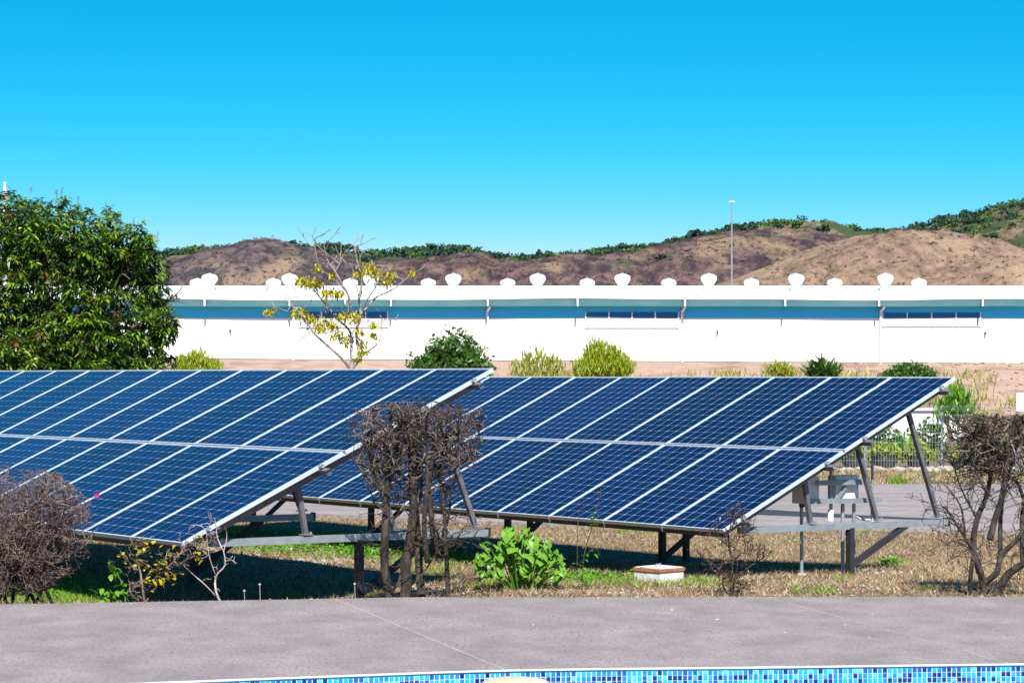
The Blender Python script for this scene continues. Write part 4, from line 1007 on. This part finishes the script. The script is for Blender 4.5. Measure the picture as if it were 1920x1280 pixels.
# bare hedge tree at right
def rz_(z, dy=0., d=22.1): return at(1360 + z[0] * .3438, 680 + z[1] * .3438, d) + Vector((0, dy, 0))
pb = rz_((1400, 1220)); rt = empty('hedge_tree', (pb.x, 22.1, gz(pb.x, 22.1)), 0, 'bare gnarled hedge tree cut flat on top at the right edge', 'tree')
tr = Br(); tw_ = Br(); tp_ = Br()
def keepr(q): return q.z < rz_((0, 285 + 20 * fnoise(q.x * 8, q.y * 8))).z and rz_((1170, 0)).x < q.x and abs(q.y - 22.1) < .6
stems = [([(1330, 1290), (1335, 1150), (1345, 1040), (1310, 960), (1270, 890), (1225, 830), (1180, 780)], .024, .008, -.1),
         ([(1420, 1290), (1400, 1180), (1355, 1000), (1372, 850), (1425, 720), (1450, 560), (1440, 420), (1425, 310)], .036, .012, 0),
         ([(1480, 1260), (1540, 1150), (1629, 1080), (1700, 1060), (1760, 980)], .042, .02, -.1), ([(1400, 1200), (1480, 1140), (1520, 1040), (1600, 960), (1640, 880), (1650, 760), (1600, 640)], .030, .014, .1),
         ([(1430, 960), (1460, 860), (1500, 720), (1520, 560), (1550, 420), (1560, 300)], .034, .012, -.1), ([(1520, 1040), (1510, 900), (1530, 760), (1560, 620), (1600, 480), (1610, 310)], .024, .010, .15),
         ([(1440, 520), (1380, 430), (1310, 380), (1270, 340)], .018, .006, -.1), ([(1460, 600), (1390, 560), (1340, 480), (1320, 330)], .016, .006, .1), ([(1425, 720), (1370, 640), (1330, 540), (1290, 400)], .014, .006, -.2),
         ([(1520, 560), (1480, 420), (1490, 300)], .018, .008, .1), ([(1560, 420), (1640, 330), (1660, 290)], .016, .008, 0), ([(1629, 1080), (1640, 800), (1700, 560), (1690, 320)], .03, .012, .1), ([(1640, 760), (1740, 600), (1760, 320)], .022, .01, 0),
         ([(1345, 1040), (1300, 1000), (1230, 960)], .010, .004, -.2), ([(1310, 960), (1280, 800), (1230, 700), (1160, 640)], .012, .003, -.1), ([(1270, 890), (1210, 860), (1150, 740)], .008, .003, -.2), ([(1372, 850), (1300, 700), (1260, 560)], .010, .003, .1)]
for pts, r0, r1, dy in stems:
    pp = [rz_(z, dy * min(1., (1280 - z[1]) / 500)) + Vector((random.gauss(0, .006), random.gauss(0, .02), random.gauss(0, .005))) for z in pts]
    sp = smooth_pts(pp, 4); one_ = Br(); one_.line(sp, r0 * 1.05, r1 * 1.05); one_.build('trunk' if r0 > .022 and pts[0][1] > 900 else 'branch', 'bark', rt, 7)
    for q in sp:
        if q.z > rz_((0, 640)).z:
            for _ in range(random.choice((2, 3))): (tw_ if random.random() < .6 else tp_).grow(q, (random.gauss(0, .8), random.gauss(0, .7), random.gauss(.35, .5)), random.uniform(.12, .28), random.uniform(.004, .011), 2, .65, .10, keepr, 3, 3, .2)
        elif random.random() < .55: tw_.grow(q, (random.gauss(-.4, .9), random.gauss(0, .6), random.gauss(.2, .5)), random.uniform(.12, .28), .004, 2, .6, .1, None, 2, 3, .35)
tw_.build('twigs', 'bark', rt, 4, .0028)['kind'] = 'stuff'; tp_.build('twigs', 'twig_tip', rt, 4, .0022)['kind'] = 'stuff'
sel = [random.choice(tw_.seg)[1] for _ in range(90)]
for s in sel: inst('leaf', leaf_me, rt, mat=Matrix.Translation(s - Vector(ORG[rt.name])) @ Matrix.Rotation(random.uniform(0, 6.3), 4, 'Z') @ Matrix.Rotation(random.uniform(-.8, .9), 4, 'X'))

# bare bush at left
LD = 21.4
def keepl(q):
    px = 960 + q.x / q.y * F; py = HOR - (q.z - CZ) / q.y * F
    w = .12 * fnoise(q.x * 5, q.z * 5, q.y * 4) + .07 * fnoise(q.x * 14, q.z * 14)
    e = ((px - 10) / 168) ** 2 + ((py - 985) / (114 if py < 985 else 130)) ** 2
    return e < (1 + w) ** 2 and q.y > 20.6
lb = empty('bare_bush', (at(40, 706, LD).x, LD, gz(-4.6, LD)), 0, 'large bare greyish-brown bush of fine twigs at the left edge', 'bush')
tr = Br(); tw_ = Br()
for k in range(11):
    b0 = Vector((at(random.uniform(-60, 110), 706, LD).x, LD + random.uniform(-.2, .2), gz(-4.6, LD) - .02))
    t1 = at(random.uniform(-110, 165), random.uniform(900, 990), LD) + Vector((0, random.uniform(-.5, .5), 0))
    sp = smooth_pts([b0, b0.lerp(t1, .45) + Vector((random.gauss(0, .06), random.gauss(0, .06), .05)), t1], 5); tr.line(sp, .02, .008)
    for q in sp[2:]:
        for _ in range(3): tw_.grow(q, (random.gauss(.1, .8), random.gauss(0, .7), random.gauss(.2, .55)), random.uniform(.16, .34), .006, 3, .75, .06, keepl, 3, 3, .22, .66)
tr.build('stem', 'bark', lb, 6); tw_.build('twigs', 'twig_pink', lb, 3, .0022)['kind'] = 'stuff'
P = np.array([random.choice(tw_.seg)[1][:] for _ in range(3200)]); V, Fc = leaf_arrays(P, rdir(len(P)), .028, .012, .2); o = np_mesh('dry_leaves', V, Fc, 'dry_leaf', lb); o['kind'] = 'stuff'
fl = MB(); c = at(182, 928, LD)
for k in range(6):
    a = k * 1.05; fl.add([c, c + Vector((.022 * math.cos(a), -.012, .022 * math.sin(a))), c + Vector((.028 * math.cos(a + .5), -.004, .028 * math.sin(a + .5))), c + Vector((.022 * math.cos(a + 1), -.012, .022 * math.sin(a + 1)))], [(0, 1, 2, 3)])
fl.build('flower', 'magenta', lb)['label'] = 'single magenta flower'
br = Br(); br.line([at(150, 935, LD), at(168, 933, LD), at(182, 930, LD)], .004, .003); br.build('flower_stalk', 'twig', lb, 4)
lm2 = MB(); lm2.add([(0, 0, 0), (-.020, .022, .004), (.020, .022, .004), (-.014, .046, 0), (.014, .046, 0), (0, .062, -.008)], [(0, 2, 1), (1, 2, 4, 3), (3, 4, 5)]); yl_me = lm2.mesh('leaf', 'yellow_leaf'); gl_me = lm2.mesh('leaf', 'weed_leaf')
def leaf_at(p, parent, me, sc=1.):
    return inst('leaf', me, parent, mat=Matrix.Translation(p - Vector(ORG[parent.name])) @ Matrix.Rotation(random.uniform(0, 6.3), 4, 'Z') @ Matrix.Rotation(random.uniform(-1.2, .8), 4, 'X') @ Matrix.Scale(sc * random.uniform(.6, 1.2), 4))
for _ in range(26): leaf_at(at(random.gauss(32, 14), random.gauss(1038, 14), LD - .25), lb, yl_me, .7)

# yellow-leaved shrub, dead stems, weeds at the terrace edge
def zz(z, d=21.3): return at(z[0] * .2344, 860 + z[1] * .2344, d)
ys_ = empty('yellow_shrub', (zz((1140, 1140)).x, 21.3, gz(zz((1140, 0)).x, 21.3)), 0, 'small yellow-leaved shrub under the low corner of the near array', 'shrub')
br = Br()
for pts, r in (([(1160, 1190), (1150, 1060), (1130, 920), (1108, 800), (1090, 700), (1075, 640)], .014), ([(1160, 1150), (1230, 1030), (1290, 920), (1380, 830), (1440, 760), (1520, 720), (1630, 680)], .010), ([(1130, 920), (1060, 860), (1000, 780)], .006), ([(1290, 920), (1330, 800), (1340, 720)], .006), ([(1150, 1060), (1080, 990), (1040, 1000)], .008),
               ([(1150, 1080), (1240, 960), (1270, 860)], .006), ([(1440, 760), (1480, 700), (1560, 690)], .006), ([(1380, 830), (1440, 830), (1560, 770)], .005), ([(1120, 1130), (1060, 1060), (1035, 980)], .010), ([(1140, 1130), (1080, 1090), (1050, 1120)], .012)):
    sp = smooth_pts([zz(z) + Vector((0, random.gauss(0, .05), 0)) for z in pts], 3); br.line(sp, r, .004)
    for q in sp[3:]: br.grow(q, (random.gauss(0, .8), random.gauss(0, .6), random.gauss(.2, .5)), .10, .004, 1, .7, .1, None, 2, 3, .35)
br.build('stem', 'twig_tip', ys_, 5, .0025)
for x, y, n, s in ((1130, 690, 9, 45), (1170, 720, 5, 20), (1060, 820, 9, 35), (1160, 830, 6, 35), (1270, 840, 6, 30), (1260, 900, 9, 40), (1310, 890, 7, 40), (1210, 1000, 5, 30), (1300, 970, 5, 22), (1400, 950, 6, 40), (1000, 780, 3, 20), (1570, 780, 5, 30), (1590, 640, 3, 15), (1350, 730, 5, 40), (1230, 960, 4, 30)):
    for _ in range(int(n * 1.7)): leaf_at(zz((random.gauss(x, s), random.gauss(y, s))) + Vector((0, random.gauss(0, .06), 0)), ys_, yl_me, 1.)
ds = empty('dead_stem', (zz((1745, 1130)).x, 21.4, gz(-2.7, 21.4)), 0, 'forked leafless grey stem in the shade right of the yellow shrub', 'dead plant')
br = Br()
for pts, r in (([(1790, 1190), (1740, 1080), (1720, 990), (1740, 920), (1800, 850), (1790, 740), (1740, 640), (1730, 560), (1720, 480)], .012), ([(1740, 1120), (1650, 1010), (1540, 920), (1450, 830)], .007), ([(1800, 850), (1835, 830)], .006), ([(1790, 740), (1810, 620), (1800, 540)], .005), ([(1720, 920), (1680, 800), (1660, 700), (1650, 580), (1600, 530), (1530, 530)], .005), ([(1690, 500), (1670, 430)], .004), ([(1650, 580), (1690, 500)], .004)):
    sp = smooth_pts([zz(z, 21.4) + Vector((0, random.gauss(0, .03), 0)) for z in pts], 3); br.line(sp, r, .003)
    for q in sp[4:]:
        if random.random() < .5: br.grow(q, (random.gauss(0, .9), random.gauss(0, .6), random.gauss(.2, .5)), .08, .003, 1, .6, .1, None, 2, 3, .35)
br.build('stem', 'twig_pale', ds, 5, .0025)
gw = empty('green_weed', (zz((960, 1130), 21.2).x, 21.2, gz(-3.6, 21.2)), 0, 'tall green weed with pointed leaves left of the yellow shrub', 'weed')
br = Br(); br.line(smooth_pts([zz((1010, 1190), 21.2), zz((985, 1020), 21.2), zz((930, 900), 21.2), zz((905, 830), 21.2)], 3), .006, .003); br.build('stem', 'weed_leaf', gw, 5)
for x, y, n, s in ((930, 900, 7, 20), (975, 980, 5, 15), (905, 850, 5, 18), (900, 930, 3, 10), (970, 1050, 4, 20), (1000, 1080, 5, 25), (820, 1080, 16, 35), (880, 1100, 14, 40), (930, 1080, 8, 30)):
    for _ in range(n): leaf_at(zz((random.gauss(x, s), random.gauss(y, s)), 21.2) + Vector((0, random.gauss(0, .04), 0)), gw, gl_me, 1.2)

# broad-leaved green plant
def z5(z, d=22.9): return at(860 + z[0] * .2396, 940 + z[1] * .2396, d)
gp_ = empty('leafy_plant', (z5((480, 600)).x, 22.9, gz(z5((480, 0)).x, 22.9)), 0, 'lush bright green plant with big heart-shaped leaves, in front of the far array', 'plant')
hl = MB(); hl.add([(0, .012, 0), (0, -.02, .004), (-.045, -.035, -.004), (.045, -.035, -.004), (-.062, .015, -.012), (.062, .015, -.012), (-.045, .07, -.014), (.045, .07, -.014), (0, .06, .006), (0, .135, -.03), (0, .02, .008)],
                  [(10, 0, 4, 2), (10, 3, 5, 0), (0, 8, 6, 4), (0, 5, 7, 8), (8, 9, 6), (8, 7, 9), (1, 10, 2), (1, 3, 10)][:6])
heart = hl.mesh('leaf', 'green_leaf')
br = Br(); gb = Vector(ORG[gp_.name]); nleaf = 0
while nleaf < 190:
    t = random.uniform(-1, 1); hgt = 1 - .55 * abs(t) ** 1.8
    x = 470 + t * 325 + random.gauss(0, 16); y = 595 - (random.random() ** .8) * 410 * hgt
    p = z5((x, y)) + Vector((0, random.uniform(-.30, .30), 0))
    if p.z < gz(p.x, p.y) + .03: p.z = gz(p.x, p.y) + random.uniform(.03, .1)
    az = random.gauss(0, .9); sc = random.uniform(.35, 1.0)
    mt = Matrix.Translation(p - gb) @ Matrix.Rotation(math.pi + az, 4, 'Z') @ Matrix.Rotation(random.gauss(-.55, .4), 4, 'X') @ Matrix.Rotation(random.gauss(0, .35), 4, 'Y') @ Matrix.Scale(sc, 4)
    inst('leaf', heart, gp_, mat=mt); nleaf += 1
    if nleaf % 4 == 0:
        s0 = Vector((gb.x + (p.x - gb.x) * .35, p.y * .3 + gb.y * .7, gb.z)); br.line(smooth_pts([s0, s0.lerp(p, .6) + Vector((0, 0, .05)), p], 3), .007, .003)
br.build('stem', 'green_leaf', gp_, 5)

# slender weeds between the leafy plant and the inspection box
sw = empty('slender_weed', (z5((950, 560)).x, 22.7, gz(z5((950, 0)).x, 22.7)), 0, 'two slender stalks with small leaves right of the leafy plant', 'weed')
br = Br()
for pts in ([(925, 610), (928, 420), (930, 200), (945, 100), (955, 10)], [(965, 610), (985, 400), (1040, 210), (1060, 120), (1075, 60), (1105, -20), (1115, -80)]):
    sp = smooth_pts([z5(z, 22.7) for z in pts], 3); br.line(sp, .005, .003)
    for q in sp[-4:]: br.grow(q, (random.gauss(0, .5), random.gauss(0, .5), .8), .05, .003, 0, .4, .2)
br.build('stem', 'twig', sw, 5, .0025)
for x, y, n, s in ((1065, 90, 7, 14), (1055, 155, 7, 16), (1080, 180, 3, 10), (1010, 400, 9, 35), (1060, 380, 6, 20), (930, 480, 6, 18), (960, 530, 10, 40), (1000, 560, 8, 30)):
    for _ in range(n): leaf_at(z5((random.gauss(x, s), random.gauss(y, s)), 22.7) + Vector((0, random.gauss(0, .03), 0)), sw, gl_me, .85)

# small bare shrub before the far array's low corner
def z6(z, d=22.0): return at(1280 + z[0] * .21875, 860 + z[1] * .21875, d)
sb = empty('small_bare_shrub', (z6((430, 1160)).x, 22.0, gz(z6((430, 0)).x, 22.0)), 0, 'small leafless shrub before the low corner of the far array', 'shrub')
br = Br()
for pts, r in (([(430, 1240), (420, 1080), (425, 900), (400, 760), (395, 640), (430, 560), (490, 470)], .014), ([(440, 1200), (450, 1020), (540, 950), (640, 880), (690, 840)], .009), ([(400, 1200), (340, 1060), (370, 990), (290, 920), (200, 870), (150, 820)], .008), ([(420, 1080), (390, 990), (330, 900)], .006), ([(425, 900), (480, 820), (560, 790), (640, 770)], .006), ([(400, 760), (340, 700), (280, 640), (210, 610)], .006), ([(395, 640), (430, 500), (440, 470)], .005), ([(450, 1160), (500, 1110), (480, 1020)], .007), ([(430, 1100), (520, 1100), (530, 1080)], .006), ([(425, 900), (470, 700), (540, 640), (600, 590)], .006), ([(370, 1180), (440, 1140)], .008)):
    sp = smooth_pts([z6(z) + Vector((0, random.gauss(0, .04), 0)) for z in pts], 3); br.line(sp, r, .0035)
    for q in sp[2:]:
        for _ in range(2): br.grow(q, (random.gauss(0, .9), random.gauss(0, .7), random.gauss(.25, .5)), .10, .004, 1, .7, .1, None, 2, 3, .35)
br.build('stem', 'twig', sb, 5, .0026)
P = np.array([random.choice(br.seg)[1][:] for _ in range(70)]); V, Fc = leaf_arrays(P, rdir(len(P)), .03, .014, .2); o = np_mesh('dry_leaves', V, Fc, 'dry_leaf', sb); o['kind'] = 'stuff'

# ---------------------------------------------------------------- grass, ground cover, stones
def blades(P, h, w, lean=.35):
    n = len(P); a = rng.random(n) * 2 * math.pi; side = np.stack([np.cos(a), np.sin(a), np.zeros(n)], 1) * (w / 2)
    tip = P + np.stack([rng.normal(size=n) * lean, rng.normal(size=n) * lean, np.ones(n)], 1) * np.asarray(h)[:, None]
    V = np.stack([P - side, P + side, tip], 1).reshape(-1, 3); return V, np.arange(3 * n).reshape(-1, 3)
def scatter(n, x0, x1, y0, y1, dens=None):
    X = rng.uniform(x0, x1, n); Y = y0 + (y1 - y0) * rng.random(n) ** 1.15; out = []
    for x, y in zip(X, Y):
        if y < curve(FAR, x) + .02: continue
        if y > 36.0 and y > pl(front, x) - .02: continue
        if dens is None or rng.random() < dens(x, y): out.append((x, y, gz(x, y) - .004))
    return np.array(out)
def green_amt(x, y): return .5 + .5 * fnoise(x * .9 + 7, y * .7)
P = scatter(170000, -6.5, 8.5, 20.2, 41, lambda x, y: min(1, .25 + 1.1 * (.5 + .5 * fnoise(x * 1.6, y * 1.3, 2))))
V, Fc = blades(P, rng.uniform(.025, .075, len(P)), .009, .9); o = np_mesh('dry_grass', V, Fc, ['grass_dry', 'grass_pale'], mi=(rng.random(len(P)) < .45).astype(int)); tag(o, 'short dry tan grass covering the lawn under the arrays', 'grass', kind='stuff')
# green patches given by where they show
patches = []
def patch(px, py, rx, ry, n, h=(.03, .08)):
    X = px + rng.normal(size=n) * rx * .5; Y = py + rng.normal(size=n) * ry * .5
    for a, b in zip(X, Y):
        if b < 950: continue
        p = ghit(a, b)
        if p.y > curve(FAR, p.x) + .03: patches.append((p.x, p.y, p.z, rng.uniform(*h)))
for a in ((60, 1106, 130, 32, 6500), (150, 1118, 90, 16, 1600), (-10, 1100, 60, 30, 1500), (240, 1122, 60, 10, 300), (550, 1119, 30, 4, 120), (690, 1118, 26, 4, 90), (1130, 1090, 100, 9, 900), (1020, 1085, 60, 12, 500), (1300, 1092, 40, 8, 260), (1345, 1092, 60, 8, 200),
          (1545, 1110, 22, 4, 160), (1740, 1105, 14, 3, 60), (1660, 1058, 40, 8, 200), (850, 1045, 70, 16, 1500), (760, 1040, 70, 16, 1200), (960, 1095, 90, 10, 500), (1250, 1096, 120, 6, 300), (1180, 998, 30, 4, 160), (1075, 990, 60, 3, 120), (1230, 1000, 50, 4, 120), (1630, 1000, 60, 5, 140), (1500, 1020, 200, 12, 300), (820, 1075, 50, 14, 400), (1490, 1108, 16, 4, 60), (640, 965, 24, 3, 60), (905, 1100, 40, 8, 150), (600, 1040, 100, 16, 400), (1580, 1085, 30, 4, 60)):
    patch(*a)
Pp = np.array(patches); V, Fc = blades(Pp[:, :3], Pp[:, 3], .010, .7); o = np_mesh('green_grass', V, Fc, 'grass_green'); tag(o, 'tufts of fresh green grass along the terrace edge and between the shadows', 'grass', kind='stuff')
cov = []
for px, py, rx, ry, n in ((560, 1018, 140, 18, 4600), (660, 1022, 80, 18, 2000), (460, 1002, 60, 12, 1100), (440, 1000, 30, 8, 200), (500, 1022, 60, 14, 500), (1670, 1058, 26, 6, 260), (100, 1112, 90, 14, 500), (1100, 1085, 90, 8, 700), (700, 1035, 60, 16, 900), (810, 1042, 70, 14, 900)):
    for a, b in zip(px + rng.normal(size=n) * rx * .5, py + rng.normal(size=n) * ry * .5):
        if b < 950: continue
        p = ghit(a, b)
        if p.y > curve(FAR, p.x) + .03: cov.append((p.x, p.y, p.z + rng.uniform(.005, .07)))
cov = np.array(cov); V, Fc = leaf_arrays(cov, rng.normal(size=(len(cov), 3)) + np.array([0, -.4, .5]), rng.uniform(.03, .06, len(cov)), .032, .3)
o = np_mesh('ground_cover', V, Fc, 'weed_leaf'); tag(o, 'bright green small-leaved weeds carpeting the strip between the array shadows', 'ground cover', kind='stuff')
# verge beyond the road
P = np.stack([rng.uniform(2, 16, 26000), rng.uniform(52.9, 60.8, 26000), np.full(26000, CZ - 2.5)], 1); V, Fc = blades(P, rng.uniform(.04, .16, len(P)), .03, .8)
o = np_mesh('verge_grass', V, Fc, ['grass_dry', 'grass_pale', 'grass_green'], mi=rng.choice(3, len(P), p=[.55, .33, .12])); tag(o, 'dry grass verge between the service road and the wire fence', 'grass', kind='stuff')
p = at(1687, 912, 53.1); P = np.array([p.x, 53.2, CZ - 2.5]) + rng.normal(size=(260, 3)) * np.array([.11, .08, 0]); V, Fc = blades(P, rng.uniform(.12, .3, 260), .02, .3); tag(np_mesh('grass_tuft', V, Fc, 'grass_green', loc=(p.x, 53.2, CZ - 2.5)), 'bright green grass tuft on the far edge of the service road', 'grass tuft')
# stones
ico = []
import bmesh
for k in range(5):
    bm = bmesh.new(); bmesh.ops.create_icosphere(bm, subdivisions=1, radius=1)
    for v in bm.verts: v.co *= 1 + .35 * mnoise.noise(v.co * 1.3 + Vector((k * 5, 0, 0))); v.co.z *= .6
    ico.append((np.array([v.co[:] for v in bm.verts]), np.array([[v.index for v in f.verts] for f in bm.faces]))); bm.free()
def stones(name, pts, lab):
    parts = []
    for p, s in pts:
        V0, F0 = ico[int(rng.random() * 5)]; a = rng.random() * 6.3; c_, s_ = math.cos(a), math.sin(a)
        parts.append((V0 @ np.array([[c_, s_, 0], [-s_, c_, 0], [0, 0, 1]]) * s + np.array(p), F0))
    V, Fc = merge(parts); tag(np_mesh(name, V, Fc, 'stone'), lab, 'stones', kind='stuff')
pts = []
for px, py, rx, ry, n, s in ((610, 1052, 110, 8, 150, .022), (470, 1040, 40, 4, 40, .02), (1640, 1072, 60, 4, 60, .03), (1560, 1100, 300, 14, 130, .014), (1050, 1108, 200, 8, 110, .014), (1200, 1004, 160, 8, 60, .018), (800, 1105, 60, 10, 60, .025), (470, 1122, 200, 2, 40, .012), (1500, 1010, 160, 16, 60, .018), (1420, 1082, 30, 3, 12, .02)):
    for a, b in zip(px + rng.normal(size=n) * rx * .5, py + rng.normal(size=n) * ry * .5):
        p = ghit(a, max(b, 960))
        if p.y > curve(FAR, p.x) + .03: pts.append((p[:], s * rng.uniform(.4, 1.6)))
stones('pebbles', pts, 'small pale stones scattered over the lawn')
stones('rubble', [((rng.uniform(5, 16), rng.uniform(60.2, 60.85), CZ - 2.5 + rng.uniform(0, .1)), rng.uniform(.05, .16)) for _ in range(420)], 'line of grey rubble along the foot of the wire fence')
stones('bank_stones', [((x_, y_, CZ - 2.62 + 3.5 * pl(prof, y_) + rng.uniform(-.1, .05)), rng.uniform(.06, .2)) for x_, y_ in zip(rng.uniform(-32, 36, 2600), rng.uniform(124, 149, 2600))], 'pinkish stones on the embankment below the warehouse')
bpy.data.objects['bank_stones'].data.materials[0] = M['bank']
P = []
for _ in range(260):
    x = rng.uniform(-4.6, 5.2); y = curve(FAR, x) - abs(rng.normal()) * .10 - .02
    P.append((x, y, DZ + .004))
for _ in range(60):
    x = rng.uniform(-3.6, 4.4); P.append((x, rng.uniform(16., 20.2), DZ + .004))
P = np.array(P); D = rng.normal(size=P.shape) * np.array([1, 1, .25]) + np.array([0, 0, .15]); V, Fc = leaf_arrays(P, D, rng.uniform(.012, .035, len(P)), .012, .1)
tag(np_mesh('leaf_litter', V, Fc, ['dry_leaf', 'grass_pale'], mi=np.repeat(rng.integers(0, 2, len(P)), 4)), 'dry leaf crumbs blown onto the edge of the terrace', 'leaf litter', kind='stuff')
# seedlings in the shade at the terrace edge
for px, py, h, lab in ((458, 1122, 14, 'short dry seedling stalk at the terrace edge, leftmost of three'), (487, 1120, 24, 'tallest dry seedling stalk at the terrace edge before the black shade'), (665, 1119, 24, 'dry seedling stalk at the terrace edge near the pruned tree')):
    d = 20.75; p = at(px, py, d); zb_ = gz(p.x, d); r = empty('seedling', (p.x, d, zb_), 0, lab, 'seedling'); b = MB(); t_ = at(px, py - h, d)
    b.tube([(p.x, d, zb_), (p.x + .004, d, (zb_ + t_.z) / 2), (p.x, d, t_.z)], [.004, .003, .003], 5); b.build('stalk', 'twig_pale', r)
    b = MB(); b.lathe((p.x, d, t_.z - .008), [(.004, 0), (.012, .008), (.010, .018), (.003, .024)], 7); b.build('seed_head', 'twig_pale', r)
for o in bpy.data.objects:
    if '_loc' in o.keys(): del o['_loc']
